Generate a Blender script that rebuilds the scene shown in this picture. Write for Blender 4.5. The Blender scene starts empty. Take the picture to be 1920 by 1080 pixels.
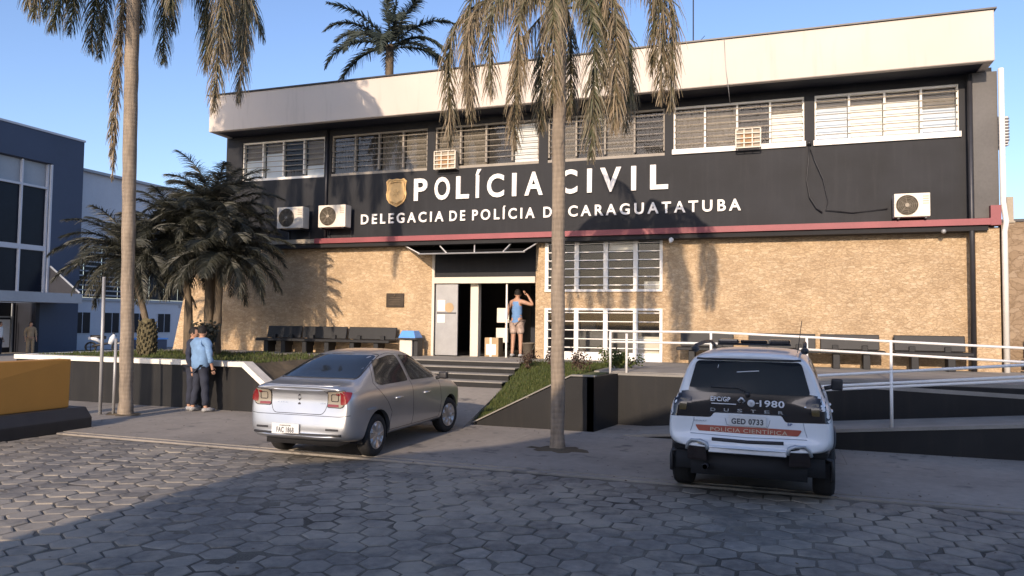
import bpy, bmesh, math, random
from mathutils import Vector, Matrix
from mathutils.bvhtree import BVHTree
R = math.radians
random.seed(7)
sc = bpy.context.scene
col = sc.collection

# ------------------------------------------------------------------ camera
cam_d = bpy.data.cameras.new('camera')
cam = bpy.data.objects.new('camera', cam_d); col.objects.link(cam)
sc.camera = cam
yaw, pitch, roll = R(19.5), R(2.66), 0.012
fw0 = Vector((-math.sin(yaw), math.cos(yaw), 0)); rt0 = Vector((math.cos(yaw), math.sin(yaw), 0)); up0 = Vector((0, 0, 1))
fw = fw0*math.cos(pitch) + up0*math.sin(pitch); up1 = up0*math.cos(pitch) - fw0*math.sin(pitch)
rt = rt0*math.cos(roll) + up1*math.sin(roll); upv = up1*math.cos(roll) - rt0*math.sin(roll)
m = Matrix((rt, upv, -fw)).transposed().to_4x4(); m.translation = (0, 0, 1.9)
cam.matrix_world = m
cam_d.sensor_width = 36; cam_d.lens = 1400/1920*36
cam_d.clip_start = .1; cam_d.clip_end = 3000

# ------------------------------------------------------------------ light
SUN_EL = 20.0
w = bpy.data.worlds.new('World'); sc.world = w; w.use_nodes = True
nt = w.node_tree; bg = nt.nodes['Background']
sky = nt.nodes.new('ShaderNodeTexSky'); sky.sky_type = 'NISHITA'; sky.sun_disc = False
sky.sun_elevation = R(SUN_EL); sky.sun_rotation = R(180)
sky.air_density = 1.0; sky.dust_density = 1.3; sky.ozone_density = 2.2
tint = nt.nodes.new('ShaderNodeMix'); tint.data_type = 'RGBA'; tint.blend_type = 'MULTIPLY'; tint.inputs[0].default_value = 1
nt.links.new(sky.outputs[0], tint.inputs[6]); tint.inputs[7].default_value = (.93, .93, 1.06, 1)
nt.links.new(tint.outputs[2], bg.inputs[0]); bg.inputs[1].default_value = 0.15
sl = bpy.data.lights.new('sun', 'SUN'); sl.energy = 3.3; sl.angle = R(.5); sl.color = (1, .80, .61)
so = bpy.data.objects.new('sun', sl); col.objects.link(so); so.rotation_euler = (R(90-SUN_EL), 0, 0); so.location = (0, -30, 20)
sc.view_settings.view_transform = 'Standard'; sc.view_settings.look = 'None'
sc.view_settings.exposure = 0.62; sc.view_settings.gamma = 1; sc.view_settings.use_curve_mapping = False

# ------------------------------------------------------------------ materials
class NT:
    def __init__(s, name):
        s.m = bpy.data.materials.new(name); s.m.use_nodes = True
        s.t = s.m.node_tree; s.b = s.t.nodes['Principled BSDF']
    def n(s, t, **k):
        o = s.t.nodes.new('ShaderNode'+t)
        for a, v in k.items():
            if a.startswith('i_'): o.inputs[a[2:].replace('_', ' ')].default_value = v
            else: setattr(o, a, v)
        return o
    def l(s, a, b): s.t.links.new(a, b)
    def ramp(s, fac, stops):
        r = s.n('ValToRGB'); e = r.color_ramp.elements
        while len(e) < len(stops): e.new(.5)
        for i, (p, c) in enumerate(stops): e[i].position = p; e[i].color = (*c, 1)
        s.l(fac, r.inputs[0]); return r.outputs[0]
    def coord(s, scale=(1, 1, 1), kind='Object', rot=(0,0,0)):
        tc = s.n('TexCoord'); mp = s.n('Mapping'); mp.inputs['Scale'].default_value = scale; mp.inputs['Rotation'].default_value = rot
        s.l(tc.outputs[kind], mp.inputs[0]); return mp.outputs[0]
    def noise(s, co, scale, detail=4, rough=.55):
        n = s.n('TexNoise'); n.inputs['Scale'].default_value = scale; n.inputs['Detail'].default_value = detail; n.inputs['Roughness'].default_value = rough
        s.l(co, n.inputs['Vector']); return n.outputs['Fac']
    def mix(s, f, a, b, mode='MIX'):
        x = s.n('Mix', data_type='RGBA', blend_type=mode)
        if isinstance(f, (int, float)): x.inputs[0].default_value = f
        else: s.l(f, x.inputs[0])
        for i, v in ((6, a), (7, b)):
            if isinstance(v, tuple): x.inputs[i].default_value = (*v, 1)
            else: s.l(v, x.inputs[i])
        return x.outputs[2]
    def bump(s, h, strength=.3, dist=.01):
        b = s.n('Bump'); b.inputs['Strength'].default_value = strength; b.inputs['Distance'].default_value = dist
        s.l(h, b.inputs['Height']); s.l(b.outputs[0], s.b.inputs['Normal'])
    def math(s, op, a, b=0.0):
        x = s.n('Math', operation=op)
        for i, v in ((0, a), (1, b)):
            if isinstance(v, (int, float)): x.inputs[i].default_value = v
            else: s.l(v, x.inputs[i])
        return x.outputs[0]

def mottled(name, c, rough=.7, var=.25, scale=3, fine=40, bump=.15, metal=0, stops=None, spec=None):
    t = NT(name); co = t.coord()
    n1 = t.noise(co, scale, 6); n2 = t.noise(co, fine, 3)
    f = t.math('ADD', t.math('MULTIPLY', n1, .7), t.math('MULTIPLY', n2, .3))
    a = tuple(x*(1-var) for x in c); b = tuple(min(1, x*(1+var)) for x in c)
    t.l(t.ramp(f, [(.32, a), (.68, b)]), t.b.inputs['Base Color'])
    t.b.inputs['Roughness'].default_value = rough; t.b.inputs['Metallic'].default_value = metal
    if spec is not None: t.b.inputs['Specular IOR Level'].default_value = spec
    if bump: t.bump(f, bump, .01)
    return t.m

M = {}
M['black_plain'] = mottled('black_paint', (.0165, .0180, .0225), .62, .3, 1.2, 25, .12, spec=.3)
M['blue_black'] = mottled('dark_blue_paint', (.018, .021, .032), .6, .3, 1.2, 25, .12, spec=.3)
M['cream'] = mottled('cream_paint', (.66, .60, .50), .7, .08, .8, 30, .08)
M['white'] = mottled('white_paint', (.78, .75, .69), .55, .06, 3, 60, .03)
M['white_metal'] = mottled('white_metal_paint', (.80, .78, .74), .4, .06, 5, 60, .03)
M['red_strip'] = mottled('red_strip_paint', (.25, .058, .066), .55, .15, 2, 30, .05)
M['beige_strip'] = mottled('beige_strip_paint', (.34, .29, .22), .7, .2, 3, 30, .1)
M['concrete'] = mottled('concrete', (.25, .235, .21), .9, .22, 2.2, 50, .2)
M['coping'] = mottled('coping_paint', (.70, .66, .58), .7, .16, 5, 30, .15)
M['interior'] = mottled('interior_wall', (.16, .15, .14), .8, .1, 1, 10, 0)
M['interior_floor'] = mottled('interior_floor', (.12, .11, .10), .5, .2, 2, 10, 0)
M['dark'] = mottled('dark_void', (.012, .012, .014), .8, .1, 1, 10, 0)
M['rubber'] = mottled('rubber', (.016, .016, .017), .8, .3, 6, 60, .2)
M['black_plastic'] = mottled('black_plastic', (.02, .02, .022), .5, .2, 6, 60, .08)
M['grey_metal'] = mottled('grey_metal', (.32, .32, .32), .45, .12, 4, 40, .05, .3)
M['dark_metal'] = mottled('dark_metal', (.04, .04, .045), .45, .2, 4, 40, .05, .3)
M['wood_dark'] = mottled('dark_bench_paint', (.009, .010, .012), .6, .3, 6, 60, .2)
M['soil'] = mottled('soil', (.09, .07, .045), 1, .4, 4, 40, .6)
M['curtain_beige'] = mottled('beige_curtain', (.20, .17, .135), .9, .18, 4, 30, .1)
M['curtain_white'] = mottled('white_blind', (.85, .84, .80), .8, .03, 2, 30, .0)
M['curtain_blue'] = mottled('pale_blue_blind', (.68, .74, .82), .8, .06, 2, 30, .0)
M['curtain_dark'] = mottled('dark_brown_curtain', (.055, .048, .043), .9, .2, 3, 30, .0)
M['ac_white'] = mottled('ac_casing', (.70, .64, .54), .5, .08, 3, 40, .03)
M['gold'] = mottled('gold_badge', (.62, .40, .17), .45, .15, 8, 60, .1, .3)
M['letter'] = mottled('letter_white', (.82, .79, .74), .5, .05, 3, 40, 0)
M['orange'] = mottled('orange_plastic', (.43, .205, .035), .6, .06, 2, 40, .03)
M['navy_wall'] = mottled('navy_wall', (.042, .060, .105), .7, .10, .4, 8, .03)
M['pale_wall'] = mottled('pale_wall', (.46, .49, .55), .7, .08, .5, 8, .03)
M['panel_grey'] = mottled('panel_grey', (.30, .33, .37), .5, .10, .6, 8, .03)
M['far_window'] = mottled('far_window_glass', (.008, .012, .022), .25, .2, .5, 8, 0, spec=.15)
M['frame_shaded'] = mottled('shaded_window_paint', (.27, .24, .20), .6, .15, 3, 40, .05)  # window paint darkened to imitate shade below the parapet overhang
M['blue_plastic'] = mottled('blue_plastic', (.10, .30, .72), .4, .08, 3, 40, .02)
M['paper'] = mottled('paper', (.8, .76, .68), .8, .05, 3, 40, 0)
M['cardboard'] = mottled('cardboard', (.42, .30, .17), .85, .12, 3, 40, .05)
M['skin'] = mottled('skin', (.42, .24, .16), .55, .08, 8, 60, .03)
M['hair'] = mottled('hair', (.007, .005, .004), .8, .3, 20, 90, .3)
M['denim_shirt'] = mottled('blue_shirt', (.15, .26, .43), .85, .2, 9, 70, .3)
M['tank_top'] = mottled('blue_tank_top', (.13, .25, .46), .85, .15, 9, 70, .3)
M['navy_cloth'] = mottled('navy_cloth', (.018, .024, .045), .9, .3, 8, 60, .3)
M['jeans'] = mottled('dark_jeans', (.022, .026, .042), .9, .25, 8, 60, .3)
M['shorts'] = mottled('patterned_shorts', (.36, .27, .22), .9, .55, 14, 30, .2)
M['shoe'] = mottled('shoe_grey', (.3, .3, .3), .8, .6, 12, 30, .1)
M['white_cloth'] = mottled('white_cloth', (.7, .7, .7), .9, .08, 8, 60, .2)
M['khaki_cloth'] = mottled('khaki_cloth', (.32, .24, .15), .9, .15, 8, 60, .2)
M['road_bed'] = mottled('joint_sand', (.12, .108, .09), 1, .85, .9, 60, .5)
M['chrome'] = mottled('chrome_badge', (.45, .46, .48), .25, .05, 3, 30, 0, .8)

def stone_mat(name, tint=(1, 1, 1), sc1=(9.5, 9.5, 22)):
    t = NT(name); co = t.coord(sc1)
    wn = t.n('TexNoise'); wn.inputs['Scale'].default_value = 1.1; t.l(co, wn.inputs['Vector'])
    add = t.n('VectorMath', operation='ADD'); t.l(co, add.inputs[0])
    sca = t.n('VectorMath', operation='SCALE'); t.l(wn.outputs['Color'], sca.inputs[0]); sca.inputs['Scale'].default_value = 1.6; t.l(sca.outputs[0], add.inputs[1])
    v = t.n('TexVoronoi'); v.inputs['Scale'].default_value = 1; t.l(add.outputs[0], v.inputs['Vector'])
    ve = t.n('TexVoronoi', feature='DISTANCE_TO_EDGE'); ve.inputs['Scale'].default_value = 1; t.l(add.outputs[0], ve.inputs['Vector'])
    sep = t.n('SeparateColor'); t.l(v.outputs['Color'], sep.inputs[0])
    T = lambda c: tuple(a*b for a, b in zip(c, tint))
    base = t.ramp(sep.outputs[0], [(0, T((.47, .335, .20))), (.35, T((.55, .40, .245))), (.7, T((.60, .445, .28))), (1, T((.66, .51, .34)))])
    big = t.noise(t.coord(), .55, 5)
    base = t.mix(t.math('MULTIPLY', big, .55), base, T((.50, .36, .21)))
    patch = t.noise(t.coord(), 1.3, 4, .6)
    base = t.mix(.8, base, t.ramp(patch, [(.35, (.80, .78, .76)), (.55, (1, 1, 1)), (.75, (1.08, 1.06, 1.02))]), 'MULTIPLY')
    fine = t.noise(t.coord(), 45, 4)
    base = t.mix(.5, base, t.ramp(fine, [(.3, (.68, .68, .68)), (.7, (1.0, 1.0, 1.0))]), 'MULTIPLY')
    joint = t.ramp(ve.outputs['Distance'], [(0, (.72, .70, .67)), (.14, (1, 1, 1))])
    base = t.mix(.75, base, joint, 'MULTIPLY')
    t.l(base, t.b.inputs['Base Color']); t.b.inputs['Roughness'].default_value = .85
    h = t.math('ADD', t.math('MULTIPLY', sep.outputs[1], .6), t.math('MINIMUM', t.math('MULTIPLY', ve.outputs['Distance'], 5), .6))
    t.bump(t.math('ADD', h, t.math('MULTIPLY', fine, .3)), .55, .02)
    return t.m
M['stone'] = stone_mat('tan_stone_cladding')
M['stone_grey'] = stone_mat('grey_brown_rubble_stone', (.62, .62, .66), (5, 5, 7))

def parapet_mat():
    t = NT('parapet_paint'); co = t.coord()
    n = t.noise(co, .35, 5); s = t.noise(t.coord((3.2, 3.2, .35)), 1.4, 5)
    c = t.ramp(n, [(.35, (.525, .465, .405)), (.7, (.575, .52, .46))])
    c = t.mix(t.math('MULTIPLY', t.ramp(s, [(.55, (0, 0, 0)), (.8, (1, 1, 1))]), .55), c, (.38, .345, .29))
    t.l(c, t.b.inputs['Base Color']); t.b.inputs['Roughness'].default_value = .75
    t.bump(t.noise(co, 30, 3), .1, .01); return t.m
M['parapet'] = parapet_mat()

def wall_paint(name, c, grime):
    t = NT(name); co = t.coord()
    n = t.noise(co, 1.0, 6); s = t.noise(t.coord((5, 5, .5)), 1.5, 5)
    b = t.ramp(n, [(.3, tuple(x*.7 for x in c)), (.7, tuple(x*1.25 for x in c))])
    b = t.mix(t.math('MULTIPLY', t.ramp(s, [(.5, (0, 0, 0)), (.85, (1, 1, 1))]), .5), b, grime)
    t.l(b, t.b.inputs['Base Color']); t.b.inputs['Roughness'].default_value = .65; t.b.inputs['Specular IOR Level'].default_value = .3
    t.bump(t.noise(co, 22, 4), .15, .01); return t.m
M['black_paint'] = wall_paint('black_wall_paint', (.0150, .0162, .0200), (.030, .030, .033))
M['retaining'] = wall_paint('black_retaining_paint', (.0135, .0135, .0140), (.030, .027, .023))

def pavement_mat():
    t = NT('worn_concrete'); co = t.coord()
    n = t.noise(co, .45, 8, .6); n2 = t.noise(co, 9, 6, .65); n3 = t.noise(co, 90, 2)
    c = t.ramp(n, [(.30, (.205, .188, .168)), (.5, (.285, .258, .225)), (.72, (.36, .325, .28))])
    c = t.mix(.55, c, t.ramp(n2, [(.3, (.66, .66, .66)), (.7, (1, 1, 1))]), 'MULTIPLY')
    st = t.noise(co, 1.7, 3, .7)
    c = t.mix(t.ramp(st, [(.60, (0, 0, 0)), (.70, (1, 1, 1))]), c, (.115, .11, .105))
    t.l(c, t.b.inputs['Base Color']); t.b.inputs['Roughness'].default_value = .85
    t.bump(t.math('ADD', n2, t.math('MULTIPLY', n3, .4)), .25, .01); return t.m
M['pavement'] = pavement_mat()

def paver_mat():
    t = NT('hexagonal_paver_concrete')
    at = t.n('Attribute', attribute_name='tone'); co = t.coord()
    n2 = t.noise(co, 10, 6, .65); n3 = t.noise(co, 110, 3); big = t.noise(co, .35, 4)
    f = t.math('ADD', t.math('MULTIPLY', at.outputs['Fac'], .28), t.math('MULTIPLY', n2, .72))
    c = t.ramp(f, [(.25, (.105, .099, .091)), (.45, (.185, .173, .156)), (.62, (.235, .219, .195)), (.8, (.37, .34, .30))])
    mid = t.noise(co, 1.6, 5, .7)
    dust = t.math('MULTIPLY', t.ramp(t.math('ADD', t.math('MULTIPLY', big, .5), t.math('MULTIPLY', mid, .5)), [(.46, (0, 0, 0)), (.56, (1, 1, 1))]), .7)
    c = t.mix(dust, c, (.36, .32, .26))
    c = t.mix(.5, c, t.ramp(n3, [(.3, (.7, .7, .7)), (.7, (1, 1, 1))]), 'MULTIPLY')
    t.l(c, t.b.inputs['Base Color']); t.b.inputs['Roughness'].default_value = .72
    t.bump(t.math('ADD', n2, t.math('MULTIPLY', n3, .5)), .5, .012); return t.m
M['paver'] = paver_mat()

def leaf_mat(name, stops, rough=.6, trans=.25):
    t = NT(name); at = t.n('Attribute', attribute_name='tone')
    co = t.coord(); n = t.noise(co, 14, 2)
    f = t.math('ADD', t.math('MULTIPLY', at.outputs['Fac'], .8), t.math('MULTIPLY', n, .2))
    c = t.ramp(f, stops); t.l(c, t.b.inputs['Base Color']); t.b.inputs['Roughness'].default_value = rough
    tr = t.n('BsdfTranslucent'); t.l(c, tr.inputs[0]); mx = t.n('MixShader'); mx.inputs[0].default_value = trans
    t.l(t.b.outputs[0], mx.inputs[1]); t.l(tr.outputs[0], mx.inputs[2]); t.l(mx.outputs[0], t.t.nodes['Material Output'].inputs[0]); return t.m
M['queen_leaf'] = leaf_mat('dry_palm_frond', [(0, (.045, .055, .035)), (.25, (.085, .10, .045)), (.45, (.14, .125, .07)), (.7, (.23, .18, .11)), (1, (.34, .26, .165))], .5, .2)
M['dark_leaf'] = leaf_mat('dark_green_frond', [(0, (.030, .033, .026)), (.5, (.055, .056, .038)), (.85, (.10, .092, .06)), (1, (.17, .14, .09))], .5, .15)
M['far_leaf'] = leaf_mat('blue_green_frond', [(0, (.03, .04, .035)), (.6, (.06, .075, .05)), (1, (.12, .12, .07))])
M['grass'] = leaf_mat('grass_blades', [(0, (.05, .075, .015)), (.6, (.10, .125, .03)), (1, (.21, .19, .07))], .7, .3)
M['red_plant'] = leaf_mat('reddish_leaves', [(0, (.05, .03, .02)), (.6, (.10, .055, .04)), (1, (.13, .10, .05))], .7, .3)
M['grass_ground'] = mottled('grass_ground', (.085, .098, .028), 1, .35, 3, 50, .6)

def trunk_mat(name, a, b, ring=24):
    t = NT(name); co = t.coord()
    wv = t.n('TexWave', bands_direction='Z'); wv.inputs['Scale'].default_value = ring/6.28; wv.inputs['Distortion'].default_value = 2.5; wv.inputs['Detail'].default_value = 3; t.l(co, wv.inputs[0])
    n = t.noise(t.coord((9, 9, 1.2)), 2, 6, .65); n2 = t.noise(co, 2.2, 5)
    c = t.ramp(t.math('ADD', t.math('MULTIPLY', n, .6), t.math('MULTIPLY', n2, .4)), [(.3, a), (.7, b)])
    c = t.mix(.16, c, t.ramp(wv.outputs[0], [(0, (.6, .6, .6)), (.4, (1, 1, 1))]), 'MULTIPLY')
    t.l(c, t.b.inputs['Base Color']); t.b.inputs['Roughness'].default_value = .9
    t.bump(t.math('ADD', t.math('MULTIPLY', wv.outputs[0], .3), n), .6, .02); return t.m
M['palm_trunk'] = trunk_mat('palm_trunk_bark', (.13, .105, .08), (.36, .29, .215))
M['dark_trunk'] = trunk_mat('dark_palm_bark', (.06, .045, .03), (.20, .155, .105), 60)

def glass_mat(name, tint, tr=.8, rough=.03):
    t = NT(name); fr = t.n('Fresnel'); fr.inputs[0].default_value = 1.5
    a = t.n('BsdfTransparent'); a.inputs[0].default_value = (*tint, 1)
    g = t.n('BsdfGlossy'); g.inputs['Roughness'].default_value = rough
    mx = t.n('MixShader'); t.l(t.math('MULTIPLY', fr.outputs[0], .75), mx.inputs[0]); t.l(a.outputs[0], mx.inputs[1]); t.l(g.outputs[0], mx.inputs[2])
    t.l(mx.outputs[0], t.t.nodes['Material Output'].inputs[0]); return t.m
M['glass'] = glass_mat('window_glass', (.84, .86, .86))
M['canopy_glass'] = glass_mat('smoked_canopy_glass', (.16, .16, .16))

def car_paint(name, c, metal, rough=.32, coat=.6):
    t = NT(name); co = t.coord()
    n = t.noise(co, 2.5, 5); d = t.noise(co, 300, 1)
    cc = t.ramp(t.math('ADD', t.math('MULTIPLY', n, .7), t.math('MULTIPLY', d, .3)), [(.3, tuple(x*.9 for x in c)), (.7, c)])
    t.l(cc, t.b.inputs['Base Color']); t.b.inputs['Metallic'].default_value = metal
    t.l(t.math('ADD', t.math('MULTIPLY', n, .12), rough-.06), t.b.inputs['Roughness'])
    t.b.inputs['Coat Weight'].default_value = coat; t.b.inputs['Coat Roughness'].default_value = .08; return t.m
M['silver_paint'] = car_paint('silver_car_paint', (.47, .485, .51), .8, .34, .6)
M['white_car'] = car_paint('white_car_paint', (.74, .77, .80), 0, .4, .6)
def gloss(name, c, rough, metal=0, coat=0):
    t = NT(name); co = t.coord(); n = t.noise(co, 5, 4)
    t.l(t.ramp(n, [(.3, tuple(x*.85 for x in c)), (.7, c)]), t.b.inputs['Base Color']); t.b.inputs['Roughness'].default_value = rough
    t.b.inputs['Metallic'].default_value = metal; t.b.inputs['Coat Weight'].default_value = coat; return t.m
M['car_glass'] = gloss('tinted_car_glass', (.016, .02, .026), .06, 0, .5)
M['car_glass_side'] = gloss('tinted_side_glass', (.03, .029, .026), .12, 0, .2)
M['smoke_lens'] = gloss('smoked_lens', (.016, .010, .009), .14, 0, .6)
M['red_lens'] = gloss('red_lens', (.20, .014, .016), .18, 0, .6)
M['clear_lens'] = gloss('clear_lens', (.27, .24, .19), .2, 0, .7)
M['rim'] = gloss('alloy_rim', (.55, .55, .56), .3, .8)
M['orange_strip'] = gloss('orange_strip', (.38, .08, .045), .4)
M['plate'] = gloss('number_plate', (.68, .69, .68), .4)
M['plate_dark'] = gloss('plate_characters', (.07, .075, .085), .5)
M['skid'] = gloss('skid_plate', (.50, .53, .56), .35, .4)
M['decal_white'] = gloss('decal_white', (.66, .67, .69), .5)
M['decal_blue'] = gloss('decal_blue', (.05, .10, .25), .5)

# ------------------------------------------------------------------ mesh helpers
def new(): return bmesh.new()
def bx(bm, x0, x1, y0, y1, z0, z1, mi=0):
    v = [bm.verts.new((x, y, z)) for z in (z0, z1) for y in (y0, y1) for x in (x0, x1)]
    for f in ((0, 2, 3, 1), (4, 5, 7, 6), (0, 1, 5, 4), (2, 6, 7, 3), (0, 4, 6, 2), (1, 3, 7, 5)):
        bm.faces.new([v[i] for i in f]).material_index = mi
    return v
def hexa(bm, pts):
    """8 pts: bottom 4 (ccw) then top 4"""
    v = [bm.verts.new(p) for p in pts]
    for f in ((3, 2, 1, 0), (4, 5, 6, 7), (0, 1, 5, 4), (1, 2, 6, 5), (2, 3, 7, 6), (3, 0, 4, 7)): bm.faces.new([v[i] for i in f])
def prism(bm, pts, d):
    """pts: list of 3D points (planar polygon), d: extrusion vector"""
    d = Vector(d); a = [bm.verts.new(p) for p in pts]; b = [bm.verts.new(Vector(p)+d) for p in pts]; n = len(a)
    bm.faces.new(a); bm.faces.new(b[::-1])
    for i in range(n): bm.faces.new((a[i], b[i], b[(i+1) % n], a[(i+1) % n]))
def tube(bm, pts, r, n=8, cap=True):
    pts = [Vector(p) for p in pts]; N = len(pts)
    if not isinstance(r, (list, tuple)): r = [r]*N
    rings = []; ref = None
    for i, p in enumerate(pts):
        d = (pts[min(i+1, N-1)]-pts[max(i-1, 0)]).normalized()
        if ref is None: ref = Vector((0, 0, 1)) if abs(d.z) < .9 else Vector((1, 0, 0))
        a = d.cross(ref).normalized(); b = d.cross(a).normalized(); ref = -b if False else b.cross(d)*-1 if False else ref
        rings.append([bm.verts.new(p+(a*math.cos(2*math.pi*k/n)+b*math.sin(2*math.pi*k/n))*r[i]) for k in range(n)])
    for i in range(N-1):
        for k in range(n): bm.faces.new((rings[i][k], rings[i][(k+1) % n], rings[i+1][(k+1) % n], rings[i+1][k]))
    if cap: bm.faces.new(rings[0][::-1]); bm.faces.new(rings[-1])
def lathe(bm, c, prof, axis='z', n=24):
    """prof: list of (r, h)"""
    c = Vector(c); rings = []
    for r, h in prof:
        ring = []
        for k in range(n):
            a = 2*math.pi*k/n; u, v = r*math.cos(a), r*math.sin(a)
            p = {'z': (u, v, h), 'x': (h, u, v), 'y': (u, h, v)}[axis]
            ring.append(bm.verts.new(c+Vector(p)))
        rings.append(ring)
    for i in range(len(prof)-1):
        for k in range(n): bm.faces.new((rings[i][k], rings[i][(k+1) % n], rings[i+1][(k+1) % n], rings[i+1][k]))
    for ring in (rings[0], rings[-1]):
        if (ring[0].co-ring[n//2].co).length > 1e-5: bm.faces.new(ring)
def ball(bm, c, r, seg=14, ring=10):
    if not isinstance(r, (list, tuple)): r = (r, r, r)
    bmesh.ops.create_uvsphere(bm, u_segments=seg, v_segments=ring, radius=1, matrix=Matrix.Translation(c) @ Matrix.Diagonal((*r, 1)))
def bevel(bm, off, seg=2):
    bmesh.ops.bevel(bm, geom=[e for e in bm.edges], offset=off, segments=seg, profile=.7, affect='EDGES', clamp_overlap=True)

def root_off(p):
    o = Vector((0, 0, 0))
    while p: o += p.location; p = p.parent
    return o
def obj(name, bm, mat, parent=None, smooth=False, world=True, recalc=True, label=None):
    if recalc: bmesh.ops.recalc_face_normals(bm, faces=bm.faces[:])
    if world and parent: bmesh.ops.translate(bm, verts=bm.verts[:], vec=-root_off(parent))
    me = bpy.data.meshes.new(name); bm.to_mesh(me); bm.free()
    for mm in (mat if isinstance(mat, (list, tuple)) else [mat]): me.materials.append(mm)
    if smooth:
        for p in me.polygons: p.use_smooth = True
    o = bpy.data.objects.new(name, me); col.objects.link(o)
    if parent: o.parent = parent
    if label: o['label'] = label
    return o
def smooth_angle(o, ang=35):
    me = o.data
    for p in me.polygons: p.use_smooth = True
    bm = new(); bm.from_mesh(me)
    for e in bm.edges:
        if len(e.link_faces) == 2 and e.calc_face_angle(0) > R(ang): e.smooth = False
    bm.to_mesh(me); bm.free()
def thing(name, label, cat, loc=(0, 0, 0), group=None):
    o = bpy.data.objects.new(name, None); o.location = loc; o.empty_display_size = .2; col.objects.link(o)
    o['label'] = label; o['category'] = cat
    if group: o['group'] = group
    return o
def tag(o, label, cat, group=None):
    o['label'] = label; o['category'] = cat
    if group: o['group'] = group
    return o
def struct(name, bm, mat, smooth=False, kind='structure'):
    o = obj(name, bm, mat, None, smooth); o['kind'] = kind; return o
def dup(root, loc, label=None):
    r = root.copy(); col.objects.link(r); r.location = loc
    if label: r['label'] = label
    for ch in list(root.children):
        c = ch.copy(); col.objects.link(c); c.parent = r
        for g in list(ch.children):
            d = g.copy(); col.objects.link(d); d.parent = c
    return r
def evaluated(o):
    dg = bpy.context.evaluated_depsgraph_get(); dg.update()
    me = bpy.data.meshes.new_from_object(o.evaluated_get(dg)); return me
def text_bm(bm, s, x, z, h, y, width=None, space=1.0, bold=.012, depth=.01, axis='facade', xf=None):
    """letters standing on the plane y, left at x, baseline z, cap height h, facing -y"""
    cu = bpy.data.curves.new('t', 'FONT'); cu.body = s; cu.size = h/.70; cu.space_character = space
    cu.offset = bold*h; cu.extrude = depth/2; cu.resolution_u = 4
    o = bpy.data.objects.new('t', cu); col.objects.link(o); me = evaluated(o)
    xs = [v.co.x for v in me.vertices]; zs = [v.co.y for v in me.vertices]
    x0, x1 = min(xs), max(xs); k = (width/(x1-x0)) if width else 1
    n0 = len(bm.verts)
    b2 = new(); b2.from_mesh(me)
    for v in b2.verts:
        p = Vector((x+(v.co.x-x0)*k, y-v.co.z, z+v.co.y))
        v.co = xf(p) if xf else p
    tmp = bpy.data.meshes.new('t2'); b2.to_mesh(tmp); b2.free(); bm.from_mesh(tmp)
    bpy.data.meshes.remove(tmp); bpy.data.meshes.remove(me); bpy.data.objects.remove(o); bpy.data.curves.remove(cu)

def wall_holes(bm, x0, x1, z0, z1, y, th, holes):
    """wall in plane y (front) .. y+th with rectangular holes (hx0,hx1,hz0,hz1)"""
    xs = sorted({x0, x1, *[h[0] for h in holes], *[h[1] for h in holes]}); zs = sorted({z0, z1, *[h[2] for h in holes], *[h[3] for h in holes]})
    xs = [x for x in xs if x0 <= x <= x1]; zs = [z for z in zs if z0 <= z <= z1]
    def hole(i, j):
        if i < 0 or j < 0 or i >= len(xs)-1 or j >= len(zs)-1: return True
        cx, cz = (xs[i]+xs[i+1])/2, (zs[j]+zs[j+1])/2
        return any(h[0] < cx < h[1] and h[2] < cz < h[3] for h in holes)
    def q(a, b, c, d): bm.faces.new([bm.verts.new(p) for p in (a, b, c, d)])
    for i in range(len(xs)-1):
        for j in range(len(zs)-1):
            if hole(i, j): continue
            a, b, c, d = xs[i], xs[i+1], zs[j], zs[j+1]; Y2 = y+th
            q((a, y, c), (b, y, c), (b, y, d), (a, y, d)); q((a, Y2, c), (a, Y2, d), (b, Y2, d), (b, Y2, c))
            if hole(i-1, j): q((a, y, c), (a, y, d), (a, Y2, d), (a, Y2, c))
            if hole(i+1, j): q((b, y, c), (b, Y2, c), (b, Y2, d), (b, y, d))
            if hole(i, j-1): q((a, y, c), (a, Y2, c), (b, Y2, c), (b, y, c))
            if hole(i, j+1): q((a, y, d), (b, y, d), (b, Y2, d), (a, Y2, d))
    bmesh.ops.remove_doubles(bm, verts=bm.verts[:], dist=1e-4)
# ================================================================== SETTING
def sheet(bm, x0, x1, y0, y1, z): bm.faces.new([bm.verts.new(p) for p in ((x0, y0, z), (x1, y0, z), (x1, y1, z), (x0, y1, z))])
b = new(); sheet(b, -900, 900, -900, 1500, -.09); struct('ground', b, M['concrete'])
b = new(); bx(b, -60, 60, -5.4, 9.06, -.088, .000); struct('road', b, M['road_bed'])

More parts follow.
